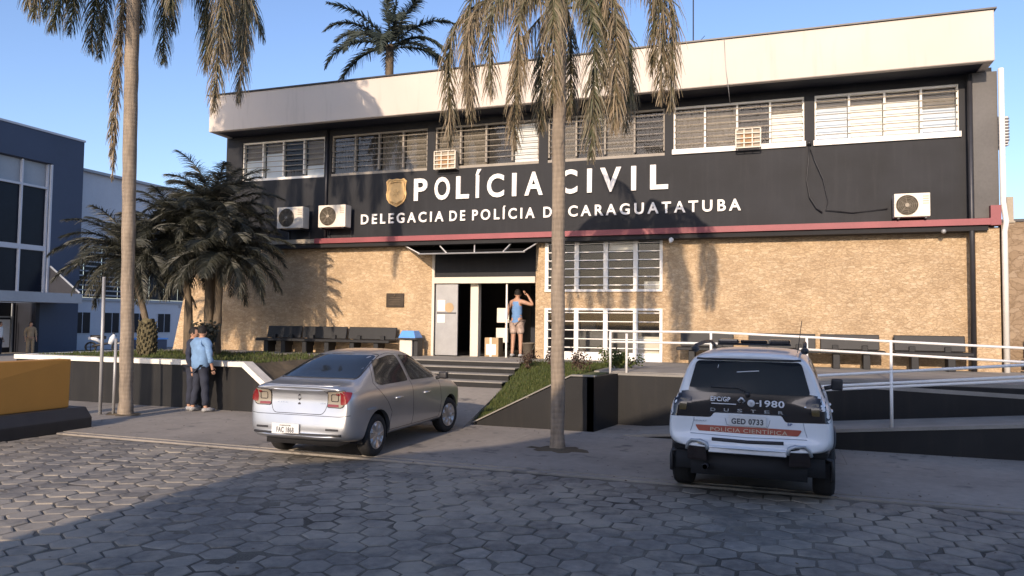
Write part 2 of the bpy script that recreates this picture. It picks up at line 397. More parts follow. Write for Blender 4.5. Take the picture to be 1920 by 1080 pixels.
def hex_tiles():
    bm = new(); lay = bm.loops.layers.color.new('tone')
    s = .295; rr = s/math.sqrt(3); dy = 1.5*rr; rnd = random.Random(3)
    ny = int((9.03-1.2)/dy)
    for j in range(ny):
        y = 9.03-rr-.01-j*dy
        for i in range(-56, 37):
            x = i*s+(s/2 if j % 2 else 0)
            if abs(x+(y*.334)) > 5.5+y*1.05: continue
            z = .009+rnd.uniform(-.004, .004)+.004*math.sin(x*1.3+y*.7); tx, ty = rnd.uniform(-.014, .014), rnd.uniform(-.014, .014)
            tone = rnd.random(); cx, cy = x+rnd.uniform(-.006, .006), y+rnd.uniform(-.006, .006); w = rnd.uniform(-.09, .09)
            def ring(r, dz):
                return [bm.verts.new((cx+r*math.cos(R(30+60*k)+w), cy+r*math.sin(R(30+60*k)+w), z+dz+(r*math.cos(R(30+60*k))*tx+r*math.sin(R(30+60*k))*ty))) for k in range(6)]
            rad = rr-.005-rnd.random()*.007; chip = rnd.randrange(6) if rnd.random() < .4 else -1
            t1, t2, t3 = ring(rad-.026, 0), ring(rad-.006, -.004), ring(rad, -.035)
            if chip >= 0:
                for rg, q in ((t1, .035), (t2, .045)): rg[chip].co += (Vector((cx, cy, z))-rg[chip].co).normalized()*q+Vector((0, 0, -.006))
            fs = [bm.faces.new(t1)]
            for a, c in ((t1, t2), (t2, t3)):
                for k in range(6): fs.append(bm.faces.new((a[k], c[k], c[(k+1) % 6], a[(k+1) % 6])))
            for f in fs:
                for lp in f.loops: lp[lay] = (tone, tone, tone, 1)
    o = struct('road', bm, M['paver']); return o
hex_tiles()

b = new(); bx(b, -60, 60, 9.085, 9.20, -.08, .022); bevel(b, .012); struct('kerb', b, M['pavement'])
b = new()
for i in range(-12, 12):     # pavement slabs cast in bays with narrow joints
    for j, (ya, yb) in enumerate(((9.204, 11.2), (11.204, 12.66))):
        x0 = i*4.8+.9*j; bx(b, x0+.003, x0+4.797, ya, yb, -.05, .03+.001*((i*7+j*3) % 3))
struct('pavement', b, M['pavement'])
b = new(); bx(b, -60, 60, 12.665, 18.1, -.08, .02); bx(b, -80, -17.3, 18.105, 80, -.08, .02); struct('pavement', b, M['pavement'])
# ramped path up to the steps
b = new(); hexa(b, [(-9.2, 12.3, .0), (-5.25, 12.3, .0), (-5.5, 15.0, .0), (-9.2, 15.0, .0), (-9.2, 12.3, .035), (-5.25, 12.3, .035), (-5.5, 15.0, .50), (-9.2, 15.0, .50)])
struct('path', b, M['pavement'])

# ---- entrance steps
st = thing('entrance_steps', 'four dark concrete steps with pale edges leading up to the glazed entrance', 'steps', (-7.3, 15, .5))
zz = [.50, .63, .76, .88, 1.0]; yy = [15.0, 15.42, 15.82, 16.2]
b = new()
for k in range(4): bx(b, -9.2, -5.52, yy[k], (yy[k+1] if k < 3 else 16.6), .02, zz[k+1]-.03)
obj('riser_block', b, M['retaining'], st)
for k in range(4):
    b = new(); bx(b, -9.2, -5.50, yy[k]-.025, (yy[k+1]-.002 if k < 3 else 16.6), zz[k+1]-.028, zz[k+1]); bevel(b, .006, 1); obj('tread', b, M['concrete'], st)

# ---- terrace slabs
t = thing('terrace', 'raised grey concrete terrace along the foot of the stone facade', 'terrace', (-3, 17, 0))
b = new(); bx(b, -16.7, 4.9, 16.602, 18.1, .02, 1.0); bx(b, -3.3, 4.9, 14.1, 16.6, .02, 1.0); bx(b, 4.91, 12, 15.15, 18.7, .02, 1.0)
obj('slab', b, M['concrete'], t)
b = new(); bx(b, -2.93, 6.2, 13.95, 14.098, .02, .94); hexa(b, [(-3.12, 12.8, .0), (-3.0, 12.8, 0), (-2.80, 13.948, 0), (-2.92, 14.1, 0), (-3.12, 12.8, .97), (-3.0, 12.8, .97), (-2.80, 13.948, .97), (-2.92, 14.1, .97)])
obj('front_wall', b, M['retaining'], t)
b = new(); bx(b, -2.95, -1.0, 13.93, 14.098, .942, .985); obj('edge_strip', b, M['concrete'], t)

# ---- planted bed left with white coping
pb = thing('planter_wall', 'black painted retaining wall with a white sloping coping in front of the palms', 'retaining wall', (-13, 12.6, 0))
b = new()
prism(b, [(-16.7, 12.62, .02), (-9.05, 12.62, .02), (-9.05, 12.62, .05), (-10.28, 12.62, .93), (-16.7, 12.62, .93)], (0, .18, 0))
bx(b, -16.7, -16.52, 12.802, 16.6, .02, .93); obj('wall', b, M['retaining'], pb)
b = new()
hexa(b, [(-16.72, 12.57, .93), (-10.28, 12.57, .93), (-10.28, 12.86, .93), (-16.72, 12.86, .93), (-16.72, 12.57, 1.03), (-10.24, 12.57, 1.03), (-10.24, 12.86, 1.03), (-16.72, 12.86, 1.03)])
hexa(b, [(-10.278, 12.57, .93), (-9.05, 12.57, .03), (-9.05, 12.86, .03), (-10.278, 12.86, .93), (-10.238, 12.57, 1.03), (-8.95, 12.57, .09), (-8.95, 12.86, .09), (-10.238, 12.86, 1.03)])
bx(b, -16.74, -16.5, 12.862, 16.6, .931, 1.031)
obj('coping', b, M['coping'], pb)
def grid_surface(bm, f, nu, nv):
    vs = [[bm.verts.new(f(i/nu, j/nv)) for i in range(nu+1)] for j in range(nv+1)]
    for j in range(nv):
        for i in range(nu): bm.faces.new((vs[j][i], vs[j][i+1], vs[j+1][i+1], vs[j+1][i]))
def lumps(x, y, a=.02): return a*(math.sin(x*5.1+y*3.3)+math.sin(x*11.7-y*7.1)*.5+math.sin(y*13.3+x*2.1)*.5)
def quadf(p00, p10, p01, p11, a=.02):
    P = [Vector(p) for p in (p00, p10, p01, p11)]
    def f(u, v):
        q = P[0]*(1-u)*(1-v)+P[1]*u*(1-v)+P[2]*(1-u)*v+P[3]*u*v
        e = min(u, 1-u, v, 1-v)*8; q.z += lumps(q.x, q.y, a)*min(1, e); return q
    return f
fL1 = quadf((-16.5, 12.87, .98), (-10.3, 12.87, .98), (-16.5, 16.59, .99), (-10.3, 16.59, .99), .03)
fL2 = quadf((-10.3, 12.87, .98), (-9.0, 12.87, .06), (-10.3, 16.59, .99), (-9.21, 16.59, .9))
b = new(); grid_surface(b, fL1, 60, 40); grid_surface(b, fL2, 16, 40); struct('ground', b, M['soil'], True)
# ---- grass wedge right of the steps with its own black wall
wb = thing('wedge_wall', 'low black wall rising in a wedge beside the grass slope and palm', 'retaining wall', (-4, 12.8, 0))
b = new(); prism(b, [(-5.25, 12.8, .02), (-3.0, 12.8, .02), (-3.0, 12.8, .97), (-3.42, 12.8, .95), (-5.25, 12.8, .04)], (0, .14, 0)); obj('wall', b, M['retaining'], wb)
b = new(); hexa(b, [(-5.27, 12.79, .05), (-3.42, 12.79, .97), (-3.42, 12.95, .97), (-5.27, 12.95, .05), (-5.27, 12.79, .075), (-3.42, 12.79, .995), (-3.42, 12.95, .995), (-5.27, 12.95, .075)]); bx(b, -3.418, -2.98, 12.79, 12.95, .972, .996); obj('coping', b, M['concrete'], wb)
fR = quadf((-5.3, 12.96, .05), (-3.42, 12.96, .97), (-5.52, 16.59, 1.0), (-3.32, 16.59, 1.0))
fR2 = quadf((-3.42, 12.96, .97), (-3.0, 12.96, .98), (-3.32, 16.59, 1.0), (-3.3, 14.2, 1.0))
def fslope(u, v):
    q = fR(u, v); return q
b = new(); grid_surface(b, fR, 40, 60)
b.faces.new([b.verts.new(p) for p in ((-3.42, 12.96, .965), (-3.0, 12.96, .965), (-3.0, 14.1, .975), (-3.32, 16.59, .99))])
struct('ground', b, M['grass_ground'], True)

def blades(n, fn, hmin, hmax, wd, mat, name, lean=.5, seed=1):
    bm = new(); lay = bm.loops.layers.color.new('tone'); rn = random.Random(seed)
    for _ in range(n):
        p = fn(rn.random(), rn.random()); a = rn.uniform(0, 6.283); h = rn.uniform(hmin, hmax); ln = rn.uniform(0, lean)*h
        d = Vector((math.cos(a), math.sin(a), 0)); s = Vector((-d.y, d.x, 0))*wd*rn.uniform(.6, 1.3)
        q0, q1, q2 = p-s, p+s, p+d*ln*.4+Vector((0, 0, h*.65)); q3 = p+d*ln+Vector((0, 0, h))
        v = [bm.verts.new(x) for x in (q0, q1, q2+s*.6, q2-s*.6, q3)]
        for f in (bm.faces.new((v[0], v[1], v[2], v[3])), bm.faces.new((v[3], v[2], v[4]))):
            tn = rn.random()
            for lp in f.loops: lp[lay] = (tn, tn, tn, 1)
    o = obj(name, bm, mat, recalc=False); o['kind'] = 'stuff'; tag(o, {'grass': 'green grass growing on the slope beside the steps', 'ground_cover': 'short dry grass and weeds in the raised palm bed'}[name], 'grass'); return o
def clump_fn(u, v):
    return fR(u, v)
blades(9000, fR, .03, .10, .006, M['grass'], 'grass', .8, 1)
blades(9000, lambda u, v: fL1(u, v**1.6), .03, .11, .008, M['grass'], 'ground_cover', .8, 2)

def bush(cx, cy, cz, rx, ry, rz, n, leaf, mat, name, label, seed):
    rn = random.Random(seed); t = thing(name, label, 'plant', (cx, cy, cz), 'low plants on the grass slope')
    bm = new(); lay = bm.loops.layers.color.new('tone'); bs = new(); tips = []
    for k in range(9):
        a = rn.uniform(0, 6.28); q = Vector((cx+math.cos(a)*rx*rn.random(), cy+math.sin(a)*ry*rn.random(), cz+rz*rn.uniform(.6, 1.15))); tips.append(q)
        tube(bs, [(cx+rn.uniform(-.05, .05), cy+rn.uniform(-.05, .05), cz-.02), ((cx+q.x)/2, (cy+q.y)/2, cz+(q.z-cz)*.55), q], [.008, .006, .003], 5)
    for _ in range(n):
        q = rn.choice(tips); f = rn.random()**.5; p = Vector((cx, cy, cz)).lerp(q, f)+Vector([rn.gauss(0, .05) for _ in range(3)])
        d = Vector([rn.gauss(0, 1) for _ in range(3)]).normalized(); s = d.orthogonal().normalized()*leaf*.35; d = d*leaf
        fc = bm.faces.new([bm.verts.new(x) for x in (p, p+d*.5+s, p+d, p+d*.5-s)]); tn = rn.random()
        for lp in fc.loops: lp[lay] = (tn, tn, tn, 1)
    obj('stem', bs, M['dark_trunk'], t); obj('foliage', bm, mat, t, recalc=False); return t
bush(-5.25, 15.9, .93, .3, .35, .30, 240, .05, M['red_plant'], 'low_shrub', 'sparse reddish shrub at the top of the grass slope next to the steps', 1)
bush(-4.75, 16.2, .98, .25, .2, .25, 260, .06, M['red_plant'], 'low_shrub', 'small reddish weed clump on the grass behind the palm trunk, left side', 4)
bush(-3.55, 14.0, .96, .25, .3, .36, 260, .05, M['red_plant'], 'low_shrub', 'dark reddish shrub right of the palm trunk on the black wall corner', 2)
bush(-3.0, 15.2, .98, .5, .35, .34, 900, .06, M['grass'], 'low_shrub', 'leafy green shrub below the lower barred window by the white rail', 3)

bm = new(); lay = bm.loops.layers.color.new('tone'); rn = random.Random(21)
for _ in range(900):
    u = rn.random(); x = rn.uniform(-13, 5); y = rn.choice((rn.gauss(9.3, .25), rn.uniform(9.3, 12.4), rn.gauss(12.3, .15), rn.uniform(4, 9)))
    if y > 12.55: continue
    a = rn.uniform(0, 6.28); l = rn.uniform(.012, .045); z = .036 if y > 9.1 else .022
    d = Vector((math.cos(a), math.sin(a), rn.uniform(-.05, .3)))*l; s_ = Vector((-math.sin(a), math.cos(a), 0))*l*rn.uniform(.15, .45); p = Vector((x, y, z))
    f = bm.faces.new([bm.verts.new(q) for q in (p, p+d*.5+s_, p+d, p+d*.5-s_)]); tn = rn.random()
    for lp in f.loops: lp[lay] = (tn, tn, tn, 1)
o = obj('leaf_litter', bm, M['red_plant'], recalc=False); o['kind'] = 'stuff'; tag(o, 'scattered dry leaf bits on the road and pavement', 'litter')
# ---- switchback ramp
rp = thing('access_ramp', 'black sided switchback wheelchair ramp right of the police vehicle', 'ramp', (1, 12.5, 0))
def rz(x): return max(.02, .32+.088*(x-.91))
b = new(); prism(b, [(-2.6, 12.5, .0), (6.3, 12.5, .0), (6.3, 12.5, rz(6.3)-.05), (-2.4, 12.5, .005)], (0, .14, 0)); obj('outer_wall', b, M['retaining'], rp)
b = new(); prism(b, [(-2.6, 12.642, .0), (6.3, 12.642, .0), (6.3, 12.642, rz(6.3)-.045), (-2.4, 12.642, .01)], (0, 1.30, 0)); bx(b, 6.302, 7.8, 12.5, 15.148, .0, rz(6.3)-.045); obj('deck', b, M['concrete'], rp)
b = new(); prism(b, [(-2.42, 12.485, .008), (6.3, 12.485, rz(6.3)-.048), (6.3, 12.485, rz(6.3)+.01), (-2.42, 12.485, .05)], (0, .17, 0)); obj('kerb_edge', b, M['concrete'], rp)
b = new(); hexa(b, [(-1.0, 13.943, .94), (6.3, 13.943, .70), (6.3, 14.097, .70), (-1.0, 14.097, .94), (-1.0, 13.943, 1.0), (6.3, 13.943, .775), (6.3, 14.097, .775), (-1.0, 14.097, 1.0)]); obj('upper_edge', b, M['concrete'], rp)

# ---- railings
def rail_thing(name, label, rails, posts, base, r=.022):
    t = thing(name, label, 'handrail', base, 'white tube handrails of the ramp')
    for p in posts:
        b = new(); tube(b, [p[0], p[1]], r*1.05, 10); obj('post', b, M['white_metal'], t, True)
    for pl in rails:
        b = new(); tube(b, pl, r, 10); obj('rail', b, M['white_metal'], t, True)
    return t
rail_thing('handrail', 'white handrail on the terrace edge falling to the right in front of the benches',
  [[(-2.97, 14.02, 1.76), (-1.12, 14.02, 1.77), (6.2, 14.02, 1.50)], [(-2.97, 14.02, 1.56), (-1.0, 14.02, 1.565)], [(.38, 14.02, 1.50), (6.2, 14.02, 1.27)]],
  [((-2.97, 14.02, .96), (-2.97, 14.02, 1.76)), ((-2.66, 14.02, .96), (-2.66, 14.02, 1.72)), ((-1.12, 14.02, .96), (-1.12, 14.02, 1.77)), ((.5, 14.02, .94), (.5, 14.02, 1.71)), ((1.82, 14.02, .90), (1.82, 14.02, 1.66)), ((5.6, 14.02, .8), (5.6, 14.02, 1.52))], (-2.97, 14.02, .96))
rail_thing('handrail', 'white double handrail on the outer ramp wall rising to the right behind the police vehicle',
  [[(-.9, 12.56, .995), (.65, 12.56, 1.14), (6.2, 12.56, 1.64)], [(-.9, 12.56, .835), (.65, 12.56, .97), (6.2, 12.56, 1.475)], [(-.9, 12.56, .775), (.65, 12.56, .915), (6.2, 12.56, 1.42)]],
  [((-.9, 12.56, .14), (-.9, 12.56, .995)), ((1.63, 12.56, .38), (1.63, 12.56, 1.24)), ((4.3, 12.56, .6), (4.3, 12.56, 1.48))], (-.9, 12.56, .14))
rail_thing('handrail', 'short looped white rail end left of the police vehicle roof',
  [[(-1.45, 12.3, .78), (-1.42, 12.3, .90), (-1.32, 12.3, .935), (-.95, 12.3, .94)], [(-1.45, 12.3, .80), (-1.44, 12.3, .66), (-1.35, 12.3, .62), (-.95, 12.3, .61)]],
  [((-1.0, 12.3, .03), (-1.0, 12.3, .94))], (-1.4, 12.3, .03))

# ================================================================== POLICE STATION
PS = thing('police_station', 'two storey police station with tan stone ground floor, black upper band and cream parapet', 'building', (-5.6, 18, 1))
UW = [(-14.92, -12.08), (-11.85, -8.85), (-8.62, -5.70), (-5.46, -2.52), (-2.31, .62), (.84, 3.70)]
Z0, Z1 = 5.97, 7.13
b = new()
wall_holes(b, -15.5, 4.15, .95, 4.06, 18.1, .22, [(-8.67, -5.77, .95, 3.95), (-5.52, -2.57, 2.69, 3.98), (-5.52, -2.57, .88, 2.28)])
prism(b, [(-17.6, 18.1, .0), (-15.502, 18.1, .0), (-15.502, 18.1, 4.0), (-16.4, 18.1, 4.0), (-16.72, 18.1, 3.45), (-17.0, 18.1, 2.6)], (0, .22, 0))
bx(b, -15.5, -15.2, 18.322, 34, 1.0, 4.06)
obj('stone_wall', b, M['stone'], PS)
b = new(); wall_holes(b, -15.5, 4.15, 4.0, 7.5, 18.02, .28, [(a, c, Z0, Z1) for a, c in UW]); bx(b, -15.5, -15.2, 18.302, 34, 4.062, 7.5); bx(b, 4.0, 4.38, 18.301, 34, .0, 7.5)
obj('upper_wall', b, M['black_paint'], PS)
b = new(); bx(b, 3.92, 4.37, 17.86, 18.018, 4.2, 7.28); obj('corner_pier', b, mottled('pier_grey_paint', (.10, .095, .09), .7, .2, 1, 20, .1), PS)
b = new(); bx(b, 3.93, 4.37, 17.88, 18.098, .95, 4.0); obj('corner_pier', b, M['stone'], PS, label='stone clad corner pier')
b = new(); bx(b, -15.46, 4.18, 17.2, 17.36, 7.30, 8.35); bx(b, -15.46, -15.3, 17.362, 34, 7.3, 8.35); bx(b, 4.02, 4.18, 17.362, 34, 7.3, 8.35); bevel(b, .015, 1)
obj('parapet', b, M['parapet'], PS)
b = new(); bx(b, -15.50, 4.22, 17.16, 17.42, 8.352, 8.385); bx(b, 3.99, 4.22, 17.422, 34, 8.352, 8.385); bx(b, -15.5, -15.27, 17.422, 34, 8.352, 8.385); obj('parapet_cap', b, M['dark_metal'], PS)
b = new(); bx(b, -15.298, 4.018, 17.362, 18.3, 7.32, 7.40); bx(b, -15.198, 3.998, 18.302, 34, 7.45, 7.5); obj('roof_slab', b, M['blue_black'], PS)
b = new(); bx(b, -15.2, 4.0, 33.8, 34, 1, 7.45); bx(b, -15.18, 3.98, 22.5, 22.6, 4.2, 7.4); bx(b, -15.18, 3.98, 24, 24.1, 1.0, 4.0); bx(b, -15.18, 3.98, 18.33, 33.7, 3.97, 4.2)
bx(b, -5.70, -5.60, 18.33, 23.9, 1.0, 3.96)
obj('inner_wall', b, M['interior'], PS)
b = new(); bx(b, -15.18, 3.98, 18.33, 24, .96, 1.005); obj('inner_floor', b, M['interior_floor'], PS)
b = new(); bx(b, -12.15, 4.18, 17.72, 18.018, 4.04, 4.175); bx(b, 4.182, 4.37, 17.72, 17.858, 4.03, 4.44); bx(b, 4.182, 4.37, 17.86, 18.018, 4.03, 4.19); obj('red_band', b, M['red_strip'], PS)
b = new(); bx(b, -13.9, -12.152, 17.74, 18.018, 4.05, 4.17); obj('beige_band', b, M['beige_strip'], PS)
b = new(); bx(b, -13.9, 4.15, 17.78, 18.098, 3.93, 4.028); obj('painted_shade_strip', b, M['dark'], PS)  # solid dark strip standing in for the shade under the red band
b = new(); tube(b, [(3.86, 17.83, 1.0), (3.86, 17.83, 7.25)], .05, 10); obj('downpipe', b, M['dark_metal'], PS, True, label='dark downpipe on the right of the stone wall')
b = new(); tube(b, [(4.44, 17.8, .95), (4.44, 17.8, 3.9), (4.46, 17.75, 4.1), (4.42, 17.78, 4.5), (4.42, 17.78, 7.3)], .055, 10); obj('downpipe', b, M['white'], PS, True, label='white downpipe at the right corner')
b = new(); tube(b, [(-11.96, 17.96, 4.25), (-11.96, 17.96, 7.3)], .035, 8); obj('downpipe', b, M['dark_metal'], PS, True, label='thin dark pipe between the two leftmost upper windows')
b = new(); bx(b, -12.0, -11.93, 17.98, 18.016, 4.2, 7.2)
obj('trim', b, M['blue_black'], PS)

# upper windows
cur = {0: ['blue', 'blue', 'dark', 'blue'], 1: ['dark', 'dark', 'beige', 'beige'], 2: ['beige', 'beige', 'dark', 'white'], 3: ['beige', 'dark', 'beige', 'dark'], 4: ['beige', 'beige', 'dark', 'white'], 5: ['blue', 'white', 'white', 'blue']}
top = {(0, 0): .55, (0, 1): .72, (0, 2): .2, (0, 3): .3, (2, 3): 1.0, (4, 3): .74, (5, 0): .78, (5, 1): .80, (5, 2): .82, (5, 3): .6}
wlab = ['barred window with pale blue panes, leftmost of the upper row', 'barred window with dim beige curtains left of the badge', 'barred window above the start of the main lettering', 'barred window behind the front palm', 'barred window with a boxed air conditioner near its right end', 'brightest barred window with white panes, rightmost of the upper row']
for i, (xa, xb) in enumerate(UW):
    b = new(); W = (xb-xa)
    bx(b, xa, xb, 18.06, 18.16, Z1-.05, Z1); bx(b, xa-.03 if i in (4, 5) else xa, xb+.03 if i in (4, 5) else xb, 17.97 if i > 3 else 18.03, 18.16, Z0, Z0+(.12 if i in (4, 5) else .07))
    bx(b, xa, xa+.04, 18.06, 18.16, Z0+.13, Z1-.052); bx(b, xb-.04, xb, 18.06, 18.16, Z0+.13, Z1-.052)
    for k in (1, 2, 3):
        c = xa+W*k/4; bx(b, c-.022, c+.022, 18.05, 18.16, Z0+.13, Z1-.052)
    fr = obj('window', b, M['white'] if i in (0, 4, 5) else M['frame_shaded'], PS, label=wlab[i])
    b = new(); nb = 6
    for k in range(nb):
        z = Z0+.17+(Z1-Z0-.25)*(k+.5)/nb; tube(b, [(xa+.02, 18.035, z), (xb-.02, 18.035, z)], .011, 6)
    obj('security_bars', b, M['frame_shaded'] if i not in (4, 5) else M['beige_strip'], fr, True)
    b = new(); b.faces.new([b.verts.new(p) for p in ((xa+.04, 18.12, Z0+.08), (xb-.04, 18.12, Z0+.08), (xb-.04, 18.12, Z1-.05), (xa+.04, 18.12, Z1-.05))]); obj('glass', b, M['glass'], fr)
    for k, cn in enumerate(cur[i]):
        b = new(); x0 = xa+W*k/4+.03; x1 = xa+W*(k+1)/4-.03; zt = Z0+.08+(Z1-Z0-.14)*top.get((i, k), 1.0)
        n = 14 if cn in ('beige', 'dark') else 1
        vs = [[b.verts.new((x0+(x1-x0)*u/n, 18.20+(.012*(-1)**u if n > 1 else 0), z)) for u in range(n+1)] for z in (Z0+.03, zt)]
        for u in range(n): b.faces.new((vs[0][u], vs[0][u+1], vs[1][u+1], vs[1][u]))
        obj('curtain', b, M['curtain_'+cn], fr)
        if cn != 'dark' and (i, k) in top:
            b = new(); vs = [b.verts.new(p) for p in ((x0, 18.23, zt-.05), (x1, 18.23, zt-.05), (x1, 18.23, Z1), (x0, 18.23, Z1))]; b.faces.new(vs); obj('curtain', b, M['curtain_beige'], fr)

# lower windows
def low_win(z0, z1, nb, sill, lab):
    xa, xb = -5.52, -2.57; b = new()
    bx(b, xa, xb, 18.07, 18.20, z1-.05, z1); bx(b, xa, xb, 18.05, 18.20, z0, z0+sill)
    bx(b, xa, xa+.09, 18.07, 18.20, z0+sill+.002, z1-.052); bx(b, xb-.07, xb, 18.07, 18.20, z0+sill+.002, z1-.052)
    for f, wd in ((.28, .055), (.53, .055), (.78, .055)):
        c = xa+(xb-xa)*f; bx(b, c-wd, c+wd, 18.06, 18.20, z0+sill+.002, z1-.052)
    fr = obj('window', b, M['white'], PS, label=lab)
    b = new()
    for k in range(nb):
        z = z0+sill+(z1-z0-sill)*(k+.5)/nb; bx(b, xa+.05, xb-.05, 18.04, 18.056, z-.011, z+.011)
    obj('security_bars', b, M['white'], fr)
    b = new(); b.faces.new([b.verts.new(p) for p in ((xa+.06, 18.14, z0+sill), (xb-.06, 18.14, z0+sill), (xb-.06, 18.14, z1-.04), (xa+.06, 18.14, z1-.04))]); obj('glass', b, M['glass'], fr)
    return fr
fu = low_win(2.69, 3.98, 6, .06, 'upper of the two white barred windows beside the entrance')
fl = low_win(.88, 2.28, 5, .32, 'lower of the two white barred windows beside the entrance')
b = new(); bx(b, -4.0, -3.2, 18.18, 18.30, 3.72, 3.93); bx(b, -3.05, -2.65, 18.3, 18.6, 2.75, 2.95); obj('blind_box', b, M['paper'], fu)
b = new(); bx(b, -3.2, -2.66, 18.16, 18.2, 1.2, 1.6); obj('panel', b, M['cream'], fl)
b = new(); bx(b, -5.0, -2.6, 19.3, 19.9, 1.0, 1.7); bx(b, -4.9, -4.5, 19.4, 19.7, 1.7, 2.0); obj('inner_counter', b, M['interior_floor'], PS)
# entrance
b = new(); bx(b, -8.67, -8.60, 18.07, 18.3, 1.0, 3.95); bx(b, -8.598, -5.77, 18.02, 18.3, 2.92, 3.08); obj('door_frame', b, M['cream'], PS)
b = new(); bx(b, -8.598, -5.772, 18.12, 18.2, 3.082, 3.95); obj('transom_panel', b, M['black_paint'], PS)
b = new(); bx(b, -8.56, -7.92, 18.09, 18.14, 1.02, 2.90); bevel(b, .006, 1); dl = obj('door', b, M['grey_metal'], PS, label='grey metal entrance door leaf with papers')
b = new(); bx(b, -8.50, -8.28, 18.078, 18.088, 2.18, 2.48); bx(b, -8.50, -8.28, 18.078, 18.088, 1.88, 2.10); obj('notice_paper', b, M['paper'], dl)
b = new(); lathe(b, (-8.16, 18.08, 2.28), [(.001, 0), (.13, 0), (.13, .008), (.001, .008)], 'y', 24); obj('round_notice', b, M['cardboard'], dl)
b = new(); bx(b, -8.52, -7.96, 18.08, 18.088, 2.12, 2.15); obj('push_bar', b, M['dark_metal'], dl)
b = new(); bx(b, -7.62, -7.40, 18.25, 18.45, 1.0, 2.919); obj('column', b, M['cream'], PS)
b = new(); bx(b, -6.58, -6.54, 18.12, 18.16, 1.005, 2.918); obj('door_post', b, M['white'], PS)
b = new(); bx(b, -7.3, -6.95, 19.4, 19.5, 1.9, 2.3); bx(b, -7.32, -6.98, 19.4, 19.5, 1.35, 1.75); obj('inner_poster', b, M['paper'], PS)
b = new(); bx(b, -6.9, -6.0, 21.2, 21.3, 1.1, 3.0); obj('inner_door', b, M['blue_black'], PS)
# entrance canopy
cn = thing('entrance_canopy', 'smoked glass canopy on thin white arms above the entrance', 'canopy', (-7, 17.6, 3.8))
cy = 17.05
b = new(); hexa(b, [(-9.45, 18.0, 3.905), (-8.55, cy, 3.60), (-5.75, cy, 3.60), (-5.7, 18.0, 3.905), (-9.45, 18.0, 3.92), (-8.55, cy, 3.615), (-5.75, cy, 3.615), (-5.7, 18.0, 3.92)]); obj('canopy_glass', b, M['canopy_glass'], cn)
for u in (.0, .27, .54, .81, 1.0):
    b = new(); xa = -9.45+(3.75)*u; xb = -8.55+2.8*u; tube(b, [(xa, 18.0, 3.935), (xb, cy, 3.63)], .016, 6); obj('arm', b, M['white_metal'], cn)
b = new(); tube(b, [(-8.58, cy, 3.615), (-5.72, cy, 3.615)], .02, 6); obj('front_rail', b, M['grey_metal'], cn)

# ---- sign lettering
sg = thing('wall_sign', 'white raised lettering with gold badge on the black upper wall', 'sign', (-5.8, 18.0, 4.8))
px = lambda p: None
import_map = [('P', -9.21, .40), ('O', -8.60, .45), ('L', -7.97, .37), ('Í', -7.42, .13), ('C', -7.09, .47), ('I', -6.40, .12), ('A', -6.06, .49), ('C', -5.13, .46), ('I', -4.42, .12), ('V', -4.09, .52), ('I', -3.32, .12), ('L', -2.86, .43)]
for word, part in (('POLÍCIA', import_map[:7]), ('CIVIL', import_map[7:])):
    b = new()
    for ch, x, wd in part: text_bm(b, ch, x, 5.17, .575, 18.0, wd*(1.25 if ch == 'Í' else 1), 1, .035, .05)
    obj('large_lettering', b, M['letter'], sg, recalc=False, label='large white word '+word)
for s, x0, x1 in (('DELEGACIA', -10.83, -8.32), ('DE', -8.15, -7.70), ('POLÍCIA', -7.50, -5.78), ('DE', -5.55, -5.08), ('CARAGUATATUBA', -4.90, -.76)):
    b = new(); text_bm(b, s, x0, 4.575, .265, 18.0, x1-x0, 1.45, .03, .04); obj('small_lettering', b, M['letter'], sg, recalc=False, label='small white word '+s)
def shield(cx, cz, w, h, y, th):
    pts = []
    half = [(0, .50), (.22, .47), (.36, .50), (.50, .40), (.47, .26), (.46, .10), (.50, -.05), (.46, -.22), (.34, -.36), (.16, -.44), (0, -.50)]
    for u, v in half: pts.append((cx+u*w, y, cz+v*h))
    for u, v in half[-2:0:-1]: pts.append((cx-u*w, y, cz+v*h))
    return pts
b = new(); prism(b, shield(-9.75, 5.40, .62, .78, 17.985, 0), (0, .034, 0)); bd = obj('badge', b, M['gold'], sg, label='gold shield shaped badge')
b = new()
o1 = shield(-9.75, 5.40, .54, .69, 17.98, 0); tube(b, o1+[o1[0]], .010, 6)
for k in range(6):
    a = R(60*k+30); tube(b, [(-9.75+.03*math.cos(a), 17.978, 5.38+.03*math.sin(a)), (-9.75+.11*math.cos(a), 17.978, 5.38+.11*math.sin(a))], .006, 5)
tube(b, [(-9.93, 17.98, 5.66), (-9.75, 17.98, 5.69), (-9.57, 17.98, 5.66)], .014, 6); tube(b, [(-9.92, 17.98, 5.17), (-9.75, 17.98, 5.10), (-9.58, 17.98, 5.17)], .012, 6)
obj('relief', b, mottled('badge_relief', (.50, .31, .12), .5, .2, 8, 60, .1, .3), bd)

